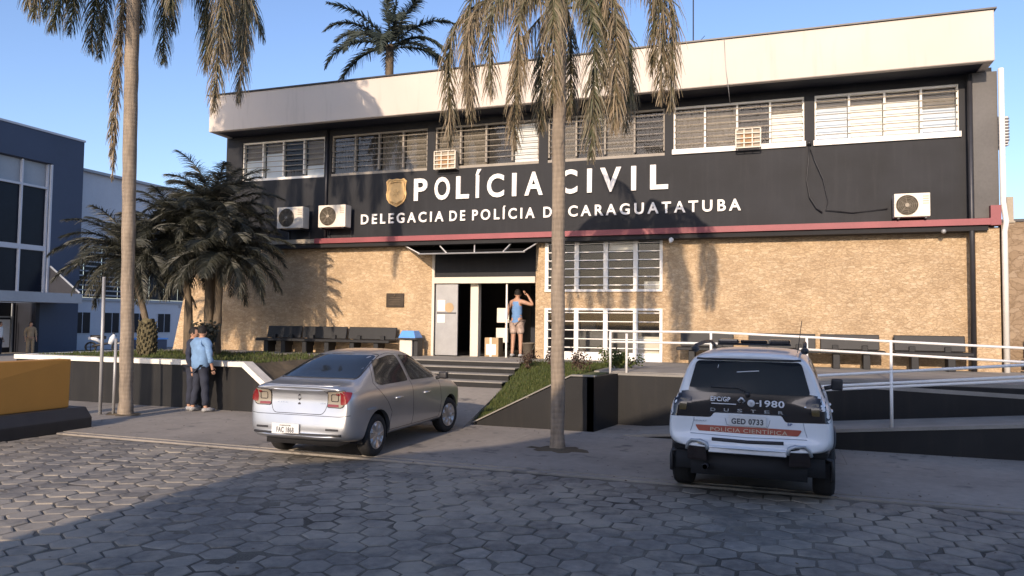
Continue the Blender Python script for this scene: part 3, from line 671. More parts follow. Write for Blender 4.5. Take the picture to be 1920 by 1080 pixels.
# ---- air conditioners
def ac_unit(x0, x1, z0, z1, y0, y1, label, fx):
    t = thing('air_conditioner', label, 'air conditioner', ((x0+x1)/2, y1, z0), 'outdoor units on the black wall')
    b = new(); bx(b, x0, x1, y0, y1, z0, z1); bevel(b, .018, 2); o = obj('casing', b, M['ac_white'], t)
    r = (z1-z0)*.42; c = (x0+(x1-x0)*fx, y0, (z0+z1)/2)
    b = new(); lathe(b, (c[0], y0-.004, c[2]), [(.001, 0), (r, 0), (r, .012)], 'y', 28); obj('fan_recess', b, M['dark_metal'], t)
    b = new()
    for k in range(1, 7): lathe(b, (c[0], y0-.016, c[2]), [(r*k/6-.006, .004), (r*k/6, 0), (r*k/6+.006, .004)], 'y', 28)
    for k in range(8): a = R(45*k+8); tube(b, [(c[0]+.05*math.cos(a), y0-.016, c[2]+.05*math.sin(a)), (c[0]+r*math.cos(a), y0-.016, c[2]+r*math.sin(a))], .005, 5)
    lathe(b, (c[0], y0-.022, c[2]), [(.001, 0), (.045, 0), (.045, .01)], 'y', 16)
    obj('fan_grille', b, M['beige_strip'], t)
    b = new()
    for k in range(3):
        a = R(120*k+20); p = Vector((c[0], y0-.009, c[2])); d = Vector((math.cos(a), 0, math.sin(a))); s = Vector((-d.z, 0, d.x))
        b.faces.new([b.verts.new(q) for q in (p+d*.04+s*.03, p+d*r*.9+s*.14, p+d*r*.95-s*.02, p+d*.04-s*.03)])
    obj('fan_blades', b, M['grey_metal'], t)
    b = new()
    for k in range(4): bx(b, x1-(x1-x0)*.2, x1-(x1-x0)*.04, y0-.006, y0-.001, z1-.08-.05*k, z1-.065-.05*k)
    obj('vent_slots', b, M['beige_strip'], t)
    b = new()
    for xx in (x0+.08, x1-.08): bx(b, xx-.02, xx+.02, y0+.02, 18.018, z0-.04, z0-.002); bx(b, xx-.02, xx+.02, 17.99, 18.018, z0-.3, z0-.042)
    obj('bracket', b, M['dark_metal'], t)
    return t
ac_unit(-13.28, -12.42, 4.47, 5.07, 17.55, 17.85, 'white outdoor air conditioning unit with brown fan, leftmost on the black wall', .37)
ac_unit(-11.92, -11.06, 4.46, 5.07, 17.55, 17.85, 'white outdoor air conditioning unit directly left of the small lettering', .36)
ac_unit(2.38, 3.06, 4.24, 4.74, 17.6, 17.88, 'white outdoor air conditioning unit resting on the red band at the right end', .36)
def boxed_ac(x0, x1, z0, z1, label):
    t = thing('window_air_conditioner', label, 'air conditioner', ((x0+x1)/2, 18, z0), 'boxed units set in the upper windows')
    b = new(); bx(b, x0+.02, x1-.02, 17.80, 18.06, z0+.02, z1-.02); obj('casing', b, M['beige_strip'], t)
    b = new()
    for k in range(4): x = x0+(x1-x0)*k/3; bx(b, x-.014, x+.014, 17.765, 17.785, z0, z1)
    for k in range(5): z = z0+(z1-z0)*k/4; bx(b, x0, x1, 17.75, 17.764, z-.010, z+.010)
    for x in (x0, x1):
        bx(b, x-.012, x+.012, 17.79, 18.03, z0, z0+.02); bx(b, x-.012, x+.012, 17.79, 18.03, z1-.02, z1)
    obj('cage', b, M['cream'], t)
    b = new(); bx(b, x0+.1, x1-.14, 17.79, 17.798, z0+.06, z1-.1); obj('grille', b, mottled('rusty_coil', (.30, .18, .09), .8, .3, 8, 50, .2), t)
    return t
boxed_ac(-8.52, -7.92, 5.93, 6.40, 'window air conditioner in a cream wire cage above the letter P')
boxed_ac(-.86, -.32, 5.98, 6.42, 'caged window air conditioner with rusty coil in the upper row near the right end')
t = thing('side_air_conditioner', 'grey louvred unit on the right side wall seen edge on below the parapet', 'air conditioner', (4.5, 18.3, 5.8))
b = new(); bx(b, 4.384, 4.60, 18.0, 18.7, 5.78, 6.35); bevel(b, .01, 1); obj('casing', b, M['grey_metal'], t)
b = new()
for k in range(8): bx(b, 4.40, 4.61, 17.985, 17.998, 5.82+.065*k, 5.85+.065*k)
obj('louvre', b, M['dark_metal'], t)
b = new(); tube(b, [(4.40, 18.1, 5.66), (4.62, 18.1, 5.76)], .015, 6); bx(b, 4.384, 4.6, 18.05, 18.1, 5.74, 5.778); obj('bracket', b, M['grey_metal'], t)

# ---- plaque, security lights, cables
t = thing('wall_plaque', 'dark rectangular bronze plaque on the stone wall left of the entrance', 'plaque', (-9.77, 18.1, 2.47))
b = new(); bx(b, -10.04, -9.50, 18.065, 18.099, 2.28, 2.66); bevel(b, .008, 1); obj('plate', b, mottled('bronze', (.055, .042, .03), .4, .3, 6, 50, .2, .5), t)
b = new()
for k in range(4): bx(b, -9.96+.05*(k % 2), -9.6, 18.060, 18.064, 2.36+.06*k, 2.372+.06*k)
ball(b, (-9.77, 18.06, 2.60), .03, 10, 6); obj('relief', b, mottled('bronze_relief', (.12, .09, .06), .4, .3, 6, 50, .2, .5), t)
b = new(); tube(b, [(-2.33, 18.05, 3.88), (-2.33, 17.85, 3.90)], .015, 6); ball(b, (-2.33, 17.80, 3.90), .06, 12, 8); tube(b, [(-2.33, 17.82, 3.9), (-2.33, 17.68, 3.84)], .035, 8)
tag(obj('security_camera', b, M['white'], None, True), 'small white camera below the red band right of the barred window', 'camera')
b = new(); tube(b, [(3.35, 17.98, 4.02-.1), (3.35, 17.8, 3.95)], .02, 6); ball(b, (3.33, 17.77, 3.93), .05, 10, 6)
tag(obj('wall_lamp', b, M['grey_metal'], None, True), 'small lamp under the red band near the right corner pier', 'lamp')
b = new(); rn = random.Random(5)
tube(b, [(.72, 17.98, 6.05), (.70, 17.96, 5.6), (.66, 17.97, 5.2), (.72, 17.95, 4.8), (.86, 17.96, 4.55), (.98, 17.98, 4.45)], .016, 6)
tube(b, [(.74, 17.98, 5.9), (.84, 17.95, 5.6), (1.0, 17.94, 5.2), (1.10, 17.95, 4.7), (1.05, 17.97, 4.5), (1.6, 17.98, 4.42), (2.3, 17.98, 4.48)], .010, 6)
ball(b, (.72, 17.95, 6.03), .05, 8, 6)
tag(obj('hanging_cable', b, M['black_plastic'], None, True), 'loose black cables hanging down the black wall below the two rightmost windows', 'cable')
b = new(); tube(b, [(-1.08, 17.18, 8.34), (-1.05, 17.17, 7.7), (-1.0, 17.17, 7.3), (-.97, 17.5, 6.95)], .009, 6)
tag(obj('hanging_cable', b, M['grey_metal'], None, True), 'thin grey cable running down the cream parapet near its middle', 'cable')
b = new(); tube(b, [(-2.05, 20, 7.5), (-2.05, 20, 11.6)], .018, 6)
for k, (a, l) in enumerate(((.3, .45), (.2, .35), (-.2, .3))): tube(b, [(-2.05, 20, 8.95+.15*k), (-2.05+l, 20, 9.05+.25*k)], .008, 5)
tube(b, [(-1.85, 20, 8.8), (-1.75, 20, 9.15), (-1.9, 20, 9.3)], .008, 5)
tag(obj('roof_antenna', b, M['dark_metal']), 'thin antenna mast with bent elements on the roof right of the front palm', 'antenna')

# ---- benches
def bench(x0, x1, label, legs=(.25, .75), yb=17.75):
    t = thing('bench', label, 'bench', ((x0+x1)/2, yb, 1.0), 'black concrete benches along the stone wall')
    b = new(); hexa(b, [(x0, yb+.10, 1.40), (x1, yb+.10, 1.40), (x1, yb+.17, 1.40), (x0, yb+.17, 1.40), (x0, yb+.17, 1.73), (x1, yb+.17, 1.73), (x1, yb+.23, 1.73), (x0, yb+.23, 1.73)]); bevel(b, .012, 1); obj('backrest', b, M['wood_dark'], t)
    b = new(); bx(b, x0-.04, x1+.06, yb-.36, yb+.09, 1.32, 1.395); bevel(b, .012, 1); obj('seat', b, M['wood_dark'], t)
    for f in legs:
        b = new(); c = x0+(x1-x0)*f; bx(b, c-.07, c+.07, yb-.3, yb+.04, 1.002, 1.318); bx(b, c-.06, c+.06, yb+.042, yb+.10, 1.2, 1.5); bevel(b, .008, 1); obj('leg', b, M['wood_dark'], t)
    return t
for x0, x1, lab in ((-13.75, -12.62, 'black slab bench nearest the palms, leftmost on the terrace'), (-12.56, -11.15, 'black slab bench in the middle of the left three behind the silver car roof'), (-11.08, -9.62, 'black slab bench closest to the blue lidded bin'),
    (-2.12, -.93, 'black bench beside the lower barred window, left of the police vehicle roof'), (-.60, .82, 'black bench directly behind the police vehicle roof'), (.92, 2.10, 'black bench just left of the tall white ramp post'), (2.38, 3.72, 'black bench left of the dark downpipe')):
    bench(x0, x1, lab)
bench(5.0, 6.4, 'black bench at the right edge in front of the rubble wall', yb=18.35)
# bin
t = thing('waste_bin', 'beige bin with bright blue lid beside the entrance door', 'bin', (-9.05, 17.6, 1))
b = new(); bx(b, -9.28, -8.92, 17.45, 17.8, 1.0, 1.42); bevel(b, .01, 1); obj('body', b, M['cream'], t)
b = new(); hexa(b, [(-9.3, 17.4, 1.47), (-8.8, 17.4, 1.47), (-8.8, 17.85, 1.47), (-9.3, 17.85, 1.47), (-9.22, 17.47, 1.66), (-8.88, 17.47, 1.66), (-8.88, 17.78, 1.66), (-9.22, 17.78, 1.66)]); bevel(b, .02, 2); obj('lid', b, M['blue_plastic'], t)
b = new(); bx(b, -9.36, -8.76, 17.38, 17.87, 1.43, 1.465); bx(b, -8.88, -8.78, 17.5, 17.8, 1.0, 1.42); obj('rim', b, M['black_plastic'], t)
# box and bucket in the doorway
t = thing('cardboard_box', 'taped cardboard box standing right of the cream column in the doorway', 'box', (-7.0, 18.5, 1.0))
b = new(); bx(b, -7.24, -6.86, 18.35, 18.7, 1.006, 1.50); obj('carton', b, M['cardboard'], t)
b = new(); bx(b, -7.20, -6.92, 18.34, 18.349, 1.05, 1.33); bx(b, -7.1, -7.04, 18.336, 18.339, 1.0, 1.5); obj('sticker', b, M['paper'], t)
t = thing('plastic_bucket', 'pale tapered bucket on the floor beside the doorway visitor', 'bucket', (-6.0, 18.45, 1.0))
b = new(); lathe(b, (-6.06, 18.45, 1.006), [(.001, 0), (.13, 0), (.18, .38), (.195, .38), (.195, .36), (.17, .36), (.12, .02), (.001, .02)], 'z', 20); obj('pail', b, M['curtain_beige'], t, True)
b = new(); tube(b, [(-6.24, 18.45, 1.36), (-6.2, 18.38, 1.22), (-6.06, 18.30, 1.16), (-5.92, 18.38, 1.22), (-5.88, 18.45, 1.36)], .006, 5); obj('handle', b, M['grey_metal'], t)

# ---- boundary wall at the right
rw = thing('boundary_wall', 'tall brown rubble stone wall at the right edge beyond the white downpipe', 'wall', (7, 18.8, 0))
b = new(); bx(b, 4.64, 14, 18.85, 19.1, .02, 4.22); obj('masonry', b, M['stone_grey'], rw)
b = new(); bx(b, 4.62, 14, 18.82, 19.13, 4.222, 4.28); obj('coping', b, M['dark_metal'], rw)
t = thing('wall_bracket', 'short brown post fixed on the red corner bracket', 'post', (4.5, 17.9, 4.2))
b = new(); bx(b, 4.50, 4.62, 17.85, 17.95, 4.12, 4.62); bx(b, 4.46, 4.64, 17.83, 17.97, 4.08, 4.118); obj('post', b, M['beige_strip'], t)
# ================================================================== PALMS
def frond(bm, lay, rn, base, az, e0, e1, L, nleaf, ll, droop, wd, tone, tone_var=.18, p=1.3, hang=.0, rach=.018, start=.12, tone_tip=0.0, seg=3, vee=.35):
    """arching frond: rachis elevation runs from e0 to e1; leaflets hang by droop"""
    N = 18; pts = [Vector(base)]; dirs = []
    tw = rn.uniform(-.25, .25)
    for i in range(N):
        s = (i+.5)/N; q_ = max(0, min(1, (s-hang*.08)/.62)) if hang else 0; el = e0+(e1-e0)*((q_*q_*(3-2*q_)) if hang else s**p); a = az+tw*s
        d = Vector((math.cos(a)*math.cos(el), math.sin(a)*math.cos(el), math.sin(el))); dirs.append(d); pts.append(pts[-1]+d*L/N)
    dirs.append(dirs[-1])
    n0 = len(bm.faces); tube(bm, pts, [rach*(1-.8*i/N)+.002 for i in range(N+1)], 4, False)
    bm.faces.ensure_lookup_table()
    for f in bm.faces[n0:]:
        for lp in f.loops: lp[lay] = (tone*.8+.1,)*3+(1,)
    up = Vector((0, 0, 1))
    for k in range(nleaf):
        s = start+(1-start)*(k+rn.random()*.6)/nleaf; i = min(int(s*N), N-1); f = s*N-i
        q = pts[i].lerp(pts[i+1], f); d = dirs[i]
        side = d.cross(up); side = side.normalized() if side.length > .05 else Vector((math.sin(az), -math.cos(az), 0))
        nrm = side.cross(d).normalized(); side0 = side
        env = (min(1, .35+3*s)*(1-.35*s)*min(1, (1-s)*5+.3)) if hang else math.sin(math.pi*min(1, .12+.88*s)**.8)**.6*.85+.18
        for sg in (-1, 1):
            if hang: side = Matrix.Rotation(rn.gauss(0, .75), 3, d) @ side0
            if rn.random() < .04: continue
            l = ll*env*rn.uniform(.6, 1.2); t0 = tone+rn.uniform(-tone_var, tone_var)+tone_tip*s
            dd = (side*sg+d*(.55+.5*s)+nrm*rn.uniform(-.1, vee)).normalized()
            a = rn.uniform(0, 6.283); wv = Vector((math.cos(a), math.sin(a), rn.uniform(-.3, .3))).cross(dd)
            wv = wv.normalized() if wv.length > .1 else side
            row = []; p0 = q.copy(); cur = dd
            for j in range(seg+1):
                ww = wd*(1-.75*(j/seg)**1.6)*.5
                row.append((bm.verts.new(p0-wv*ww), bm.verts.new(p0+wv*ww)))
                g = droop*(.65+.35*(j+1)/seg)*(1-.5*max(0, -d.z)) if hang else droop*(j+1)/seg
                cur = (cur*(1-min(.97, g))+Vector((rn.uniform(-.16, .16), rn.uniform(-.16, .16), -1))*g).normalized()
                p0 = p0+cur*(l/seg)
            for j in range(seg):
                fc = bm.faces.new((row[j][0], row[j][1], row[j+1][1], row[j+1][0])); tv = max(0, min(1, t0+.08*j))
                for lp in fc.loops: lp[lay] = (tv, tv, tv, 1)

def palm(name, label, base, pts, radii, crown_at, fronds, tmat, lmat, group=None, shaft=None, extra=None):
    t = thing(name, label, 'palm tree', base, group)
    rn = random.Random(hash(label) % 1000 if False else len(label)*7)
    b = new(); P = []; RR = []
    for i in range(len(pts)-1):
        n = 8
        for k in range(n):
            f = k/n; P.append(Vector(pts[i]).lerp(Vector(pts[i+1]), f)+Vector((rn.uniform(-.006, .006), rn.uniform(-.006, .006), 0))); RR.append((radii[i]*(1-f)+radii[i+1]*f)*rn.uniform(.97, 1.03))
    P.append(Vector(pts[-1])); RR.append(radii[-1])
    tube(b, P, RR, 16); obj('trunk', b, tmat, t, True)
    if shaft:
        b = new(); tube(b, shaft[0], shaft[1], 12); obj('crownshaft', b, shaft[2], t, True)
    bm = new(); lay = bm.loops.layers.color.new('tone')
    for fr in fronds: frond(bm, lay, rn, crown_at if 'at' not in fr else fr['at'], **{k: v for k, v in fr.items() if k != 'at'})
    obj('crown', bm, lmat, t, recalc=False)
    return t

rn = random.Random(11)
# --- front queen palm
fr = []
C0 = Vector((-3.09, 10.84, 6.75))
def Q(az, e0, e1, L, tone, at=None, **k):
    d = dict(az=R(az), e0=R(e0), e1=R(e1), L=L, nleaf=int(62*L), ll=.62, droop=.86, wd=.019, tone=tone+.20, tone_tip=.16, p=.42, vee=.1, hang=1)
    if at: d['at'] = at
    d.update(k); return d
spec = [(182, 22, -92, 3.7, .40), (172, 30, -92, 3.3, .36), (205, 12, -92, 2.9, .56), (228, 2, -93, 2.6, .40), (-2, 20, -92, 3.5, .40), (-14, 28, -92, 3.3, .44),
        (-44, 0, -93, 3.4, .52), (-60, -12, -93, 3.7, .34), (-78, -10, -92, 2.7, .44), (248, -15, -92, 2.2, .50), (60, 20, -90, 3.0, .36), (120, 20, -90, 2.9, .35),
        (310, 8, -92, 2.7, .30), (120, 75, 0, 2.0, .25), (300, 76, 10, 1.8, .25), (190, 45, -92, 3.2, .38), (350, 48, -92, 3.2, .36), (145, -10, -92, 2.8, .50), (35, -5, -92, 2.4, .3), (95, 0, -92, 2.4, .4)]
for i, (az, e0, e1, L, tn) in enumerate(spec):
    fr.append(Q(az, e0, e1, L, tn, at=C0+Vector((.08*math.cos(R(az)), .08*math.sin(R(az)), .05*(i % 5)))))
palm('queen_palm', 'tall palm with drooping dry fronds on the pavement in front of the lettering', (-3.09, 10.84, 0),
     [(-3.09, 10.84, 0), (-3.09, 10.84, .25), (-3.10, 10.84, 2.5), (-3.11, 10.84, 4.6), (-3.10, 10.84, 6.6), (-3.09, 10.84, 7.0)], [.125, .104, .104, .100, .092, .13], C0, fr, M['palm_trunk'], M['queen_leaf'],
     'queen palms on the pavement')
# --- left queen palm
C1 = Vector((-12.14, 11.3, 9.0)); fr = []
spec = [(186, 35, -70, 3.0, .20), (172, 62, -80, 3.9, .20), (2, 36, -93, 5.0, .36), (14, 50, -90, 5.2, .30), (-8, 5, -94, 5.3, .42), (6, 20, -93, 5.2, .4), (-25, 50, -90, 4.0, .25), (205, 55, -85, 3.8, .2), (235, 45, -88, 3.6, .3),
        (265, 50, -85, 3.4, .25), (300, 50, -85, 3.4, .25), (150, 50, -85, 4.0, .2), (120, 50, -85, 3.9, .2), (90, 50, -85, 4.0, .2), (60, 50, -85, 4.2, .2), (30, 45, -88, 4.4, .2), (335, 66, -60, 3.9, .2), (165, 72, -50, 3.8, .2), (70, 80, 0, 3.4, .2), (250, 76, 10, 3.2, .2),
        (190, 74, -50, 4.0, .2), (350, 72, -60, 4.2, .2), (20, 70, -70, 4.0, .2), (110, 70, -60, 3.8, .2), (160, 30, -85, 3.3, .2), (45, 30, -88, 3.6, .25), (75, 25, -90, 3.3, .25), (0, 66, -60, 4.4, .2), (180, 66, -66, 4.2, .2), (135, 66, -60, 4.0, .2), (40, 60, -70, 4.2, .2)]
for i, (az, e0, e1, L, tn) in enumerate(spec): fr.append(Q(az, e0, e1, L, tn, ll=.78, at=C1+Vector((.08*math.cos(R(az)), .08*math.sin(R(az)), .05*(i % 5)))))
# withered frond hanging against the trunk
fr.append(Q(190, -86, -88, 3.8, .50, at=C1+Vector((-.12, -.10, -.1)), droop=.95, ll=.40, tone_tip=.1)); fr.append(Q(215, -88, -89, 4.1, .58, at=C1+Vector((-.10, -.12, -.3)), droop=.95, ll=.34))
palm('queen_palm', 'tall palm at the left with a withered frond hanging along its trunk', (-11.92, 11.27, 0),
     [(-11.92, 11.27, 0), (-11.92, 11.27, .3), (-11.98, 11.28, 2.2), (-12.06, 11.29, 4.5), (-12.12, 11.3, 7.0), (-12.14, 11.3, 9.6)], [.155, .125, .12, .125, .13, .12], C1, fr, M['palm_trunk'], M['queen_leaf'], 'queen palms on the pavement')
def shade_tree(name, label, base, top, rx, ry, rz_, n, seed):
    t = thing(name, label, 'tree', base); rn = random.Random(seed); c = Vector(top)
    b = new(); tube(b, [base, (base[0]+.1, base[1], base[2]+4), (c.x-.1, c.y, c.z-rz_*.6), (c.x, c.y, c.z+rz_*.5)], [.22, .17, .11, .04], 12)
    tips = []
    for k in range(26):
        a = k*2.4; el = rn.uniform(-.7, 1.2); q = c+Vector((math.cos(a)*math.cos(el)*rx*.75, math.sin(a)*math.cos(el)*ry*.75, math.sin(el)*rz_*.75)); tips.append(q)
        tube(b, [c+Vector((0, 0, -rz_*.5+rn.random()*.5)), c.lerp(q, .5)+Vector((0, 0, .15)), q], [.05, .03, .012], 6)
    obj('trunk', b, M['dark_trunk'], t, True)
    bm = new(); lay = bm.loops.layers.color.new('tone')
    for _ in range(n):
        q = rn.choice(tips); p = q+Vector([rn.gauss(0, .38) for _ in range(3)]); d = Vector([rn.gauss(0, 1) for _ in range(3)]).normalized(); s_ = d.orthogonal().normalized()*.06; d = d*.17
        f = bm.faces.new([bm.verts.new(x) for x in (p, p+d*.5+s_, p+d, p+d*.5-s_)]); tn = rn.random()
        for lp in f.loops: lp[lay] = (tn, tn, tn, 1)
    obj('crown', bm, M['dark_leaf'], t, recalc=False)
shade_tree('unseen_shade_tree', 'unseen slender tall tree added beyond the left edge to shade the left end of the facade', (-12.9, 3.0, -.05), (-12.8, 3.0, 12.75), 2.1, 1.6, 1.45, 14000, 3)  # unseen tree added for the shade it throws on the upper left facade
for (x, y, s, lab) in ((-3.05, 10.75, .42, 'dark soil pit round the foot of the front palm'), (-11.95, 11.25, .36, 'dark soil pit round the foot of the left palm')):
    b = new(); n = 18; rr = [s*(1+.18*math.sin(k*2.3)+.1*math.cos(k*4.1)) for k in range(n)]
    lo = [b.verts.new((x+rr[k]*math.cos(2*math.pi*k/n), y+rr[k]*.62*math.sin(2*math.pi*k/n), .031)) for k in range(n)]
    hi = [b.verts.new((x+rr[k]*.8*math.cos(2*math.pi*k/n), y+rr[k]*.5*math.sin(2*math.pi*k/n), .048+.01*math.sin(k*3))) for k in range(n)]
    for k in range(n): b.faces.new((lo[k], lo[(k+1) % n], hi[(k+1) % n], hi[k]))
    b.faces.new(hi); tag(obj('tree_pit', b, M['soil'], None, True), lab, 'tree pit')

# --- palm behind the building
fr = []; C2 = Vector((-14.5, 26, 12.75))
for az, e0, e1 in ((180, 50, -25), (195, 32, -70), (165, 15, -60), (0, 50, -25), (-12, 30, -65), (15, 12, -62), (230, 50, -50), (310, 50, -50), (260, 25, -70), (285, 20, -72), (60, 40, -50), (120, 40, -50), (90, 70, -10), (210, 62, 0), (335, 64, 0)):
    fr.append(dict(az=R(az), e0=R(e0), e1=R(e1), L=3.1, nleaf=110, ll=.55, droop=.3, wd=.045, tone=.42, at=C2, vee=.8, p=1.1))
for az in (20, 140, 250): fr.append(dict(az=R(az), e0=R(84), e1=R(80), L=3.4, nleaf=70, ll=.42, droop=.15, wd=.05, tone=.35, at=C2, vee=.3, start=.3))
palm('royal_palm', 'dark feathery palm rising behind the roof left of the front palm', (-14.5, 26, -.08), [(-14.5, 26, -.08), (-14.5, 26, 6), (-14.5, 26, 12.9)], [.26, .2, .16], C2, fr, M['dark_trunk'], M['far_leaf'])
fr = []; C2 = Vector((-19.6, 27, 10.3))
for az in range(0, 360, 40): fr.append(dict(az=R(az), e0=R(50), e1=R(-10), L=.9, nleaf=20, ll=.3, droop=.2, wd=.05, tone=.4, at=C2))
palm('young_palm', 'tip of a small palm just showing above the parapet left of the roof palm', (-19.6, 27, -.08), [(-19.6, 27, -.08), (-19.6, 27, 10.3)], [.12, .08], C2, fr, M['dark_trunk'], M['far_leaf'])

# --- clump of feather palms by the left wall
def clump(name, label, base, trunks, nf, L, seed, nleaf=85, ll=.46):
    t = thing(name, label, 'palm tree', base, 'dark feather palms in the raised bed'); rn = random.Random(seed)
    bm = new(); lay = bm.loops.layers.color.new('tone')
    for pts, r in trunks:
        b = new(); P = []
        for i in range(len(pts)-1):
            for k in range(6): P.append(Vector(pts[i]).lerp(Vector(pts[i+1]), k/6))
        P.append(Vector(pts[-1])); rs = [r*(1.25-.35*min(1, i/6))*rn.uniform(.9, 1.1) for i in range(len(P))]; rs[-1] = r*1.2
        tube(b, P, rs, 12); obj('trunk', b, M['dark_trunk'], t, True)
        top = P[-1]
        for k in range(nf):
            az = k*2.39996+rn.uniform(-.2, .2); u = k/nf
            e0 = R(82-95*u+rn.uniform(-8, 8)); e1 = R(10-85*min(1, u*1.3)+rn.uniform(-10, 10)); tn = .25+.2*rn.random()+(.35 if u > .85 else 0)
            frond(bm, lay, rn, top+Vector((0, 0, .1*(1-u))), az, e0, e1, L*rn.uniform(.85, 1.1), nleaf, ll, .3 if u < .8 else .7, .018, tn, p=1.2, rach=.014, vee=.55)
    obj('crown', bm, M['dark_leaf'], t, recalc=False); return t
clump('feather_palm', 'dense dark clump of feather palms against the left end of the police station', (-13.6, 15.1, 1.0),
      [([(-13.9, 15.0, .95), (-13.95, 15.0, 2.4), (-14.35, 15.05, 3.8)], .10), ([(-13.45, 15.2, .95), (-13.5, 15.2, 2.6), (-13.45, 15.2, 4.5)], .11), ([(-13.15, 15.1, .95), (-13.1, 15.1, 2.3), (-13.1, 15.1, 3.45)], .10), ([(-13.65, 15.5, .95), (-13.7, 15.5, 3.5)], .14)], 44, 1.8, 5)
clump('feather_palm', 'smaller feather palm on a thick stump left of the big palm clump', (-14.4, 14.2, 1.0),
      [([(-14.42, 14.2, .95), (-14.45, 14.2, 1.75), (-14.70, 14.2, 2.45), (-15.0, 14.2, 3.3)], .085)], 40, 1.85, 8)
b = new(); P = [(-14.42, 14.2, .93+.12*k) for k in range(9)]; tube(b, P, [.15, .18, .20, .21, .205, .20, .18, .15, .12], 18)
rn = random.Random(4)
for v in b.verts: v.co += Vector((rn.uniform(-.03, .03), rn.uniform(-.03, .03), rn.uniform(-.02, .02)))
for k in range(110):
    a = k*2.4; z = 1.0+.78*k/110; rr_ = .19 if z < 1.6 else .16; c_ = Vector((-14.42+rr_*math.cos(a), 14.2+rr_*math.sin(a), z)); tube(b, [c_, c_+Vector((math.cos(a)*.045, math.sin(a)*.045, .07+.03*rn.random()))], [.028, .010], 5)
tag(obj('palm_stump', b, mottled('mossy_stump', (.10, .085, .045), .95, .5, 7, 40, .6), None, True), 'swollen mossy trunk base under the smaller feather palm', 'tree stump')
bb = bush(-12.95, 14.6, .98, .45, .3, .75, 900, .09, M['dark_leaf'], 'low_shrub', 'dark leafy shrub at the foot of the palm clump behind the two men', 9)

# --- sign post
t = thing('sign_post', 'thin pale post with a dark sign plate seen edge on, left of the left palm', 'sign', (-12.35, 11.07, .03))
b = new(); tube(b, [(-12.35, 11.07, .03), (-12.43, 11.12, 2.7)], .032, 10); obj('post', b, M['grey_metal'], t, True)
b = new(); hexa(b, [(-12.385, 11.10, 1.84), (-12.365, 11.10, 1.84), (-12.97, 11.60, 1.84), (-12.99, 11.59, 1.84), (-12.40, 11.10, 2.68), (-12.38, 11.10, 2.68), (-12.985, 11.60, 2.68), (-13.005, 11.59, 2.68)]); obj('sign_plate', b, M['dark_metal'], t)
t = thing('stake', 'short pale stake standing against the foot of the left palm', 'stake', (-12.08, 11.15, .03))
b = new(); tube(b, [(-12.08, 11.13, .03), (-12.09, 11.14, 1.5)], .028, 8); tube(b, [(-12.09, 11.14, 1.4), (-12.0, 11.2, 1.42)], .015, 6); obj('post', b, M['grey_metal'], t, True)

# --- orange and black barrier
t = thing('road_barrier', 'flat orange panel on a bulky black base at the left edge of the pavement', 'barrier', (-11.9, 8.4, .0))
b = new(); hexa(b, [(-11.62, 5.6, .38), (-11.30, 5.6, .38), (-11.30, 9.50, .38), (-11.62, 9.55, .38), (-11.66, 5.6, 1.19), (-11.42, 5.6, 1.19), (-11.36, 9.56, 1.19), (-11.66, 9.6, 1.19)]); bevel(b, .02, 2); obj('panel', b, M['orange'], t)
b = new(); prism(b, [(-11.75, 5.6, -.01), (-11.05, 5.6, -.01), (-11.05, 5.6, .2), (-11.2, 5.6, .376), (-11.68, 5.6, .376), (-11.75, 5.6, .2)], (.0, 4.15, 0)); bevel(b, .03, 2); obj('base', b, M['black_plastic'], t)

# ================================================================== BACKGROUND BUILDINGS
nb = thing('office_building', 'dark blue office building with tall windows and a pale canopy at far left', 'building', (-38, 24, 0))
X0 = -36.7
b = new()
def wx(bm, x, y0, y1, z0, z1, th=.3): bx(bm, x-th, x, y0, y1, z0, z1)
wx(b, X0, 8, 31.2, 10.15, 11.75); wx(b, X0, 29.35, 31.2, 3.2, 10.148); wx(b, X0, 28.9, 31.2, -.08, 3.198); bx(b, X0-14, X0-.3, 30.9, 31.2, -.08, 11.75); bx(b, -50.7, X0-.302, 8, 30.88, 11.3, 11.4)
obj('wall', b, M['navy_wall'], nb)
b = new(); wx(b, X0+.05, 8, 31.25, 11.752, 11.86, .5); bx(b, X0-14, X0-.502, 31.0, 31.25, 11.752, 11.86); wx(b, X0, 29.25, 29.35, 3.2, 10.1, .1); obj('roof_edge', b, M['pale_wall'], nb)
b = new()
for k in range(14):
    y = 29.2-k*1.45; wx(b, X0-.3, y-1.38, y, 8.85, 10.1, .06)
obj('cladding', b, M['panel_grey'], nb)
for k in range(14):
    y = 29.2-k*1.45
    for z0, z1 in ((5.7, 8.8), (3.25, 5.4)):
        b = new(); wx(b, X0-.26, y-1.4, y-.06, z0, z1, .04); obj('window', b, M['far_window'], nb)
b = new()
for k in range(15):
    y = 29.2-k*1.45; wx(b, X0-.12, y-.05, y+.03, 3.2, 10.1, .16)
wx(b, X0-.13, 8.7, 29.2, 5.42, 5.68, .14); wx(b, X0-.13, 8.7, 29.2, 8.75, 8.86, .14)
obj('mullion', b, M['pale_wall'], nb)
b = new(); bx(b, X0-.3, -34.9, 8, 29.9, 2.65, 3.15); b3 = new(); hexa(b3, [(X0-.05, 29.36, 3.152), (X0+.02, 29.36, 3.152), (-35.0, 29.8, 3.152), (-35.1, 29.8, 3.152), (X0-.05, 29.36, 4.6), (X0+.02, 29.36, 4.6), (-35.0, 29.8, 3.2), (-35.1, 29.8, 3.2)]); obj('canopy_side', b3, M['blue_black'], nb)
tube(b, [(X0+.05, 29.38, 4.62), (-35.0, 29.82, 3.2)], .05, 6); obj('canopy', b, M['panel_grey'], nb)
b = new(); wx(b, X0-1.5, 8, 28.9, -.08, 2.64, .1); bx(b, X0-1.5, X0, 28.7, 28.898, -.08, 2.64); obj('entrance_wall', b, M['blue_black'], nb)
b = new()
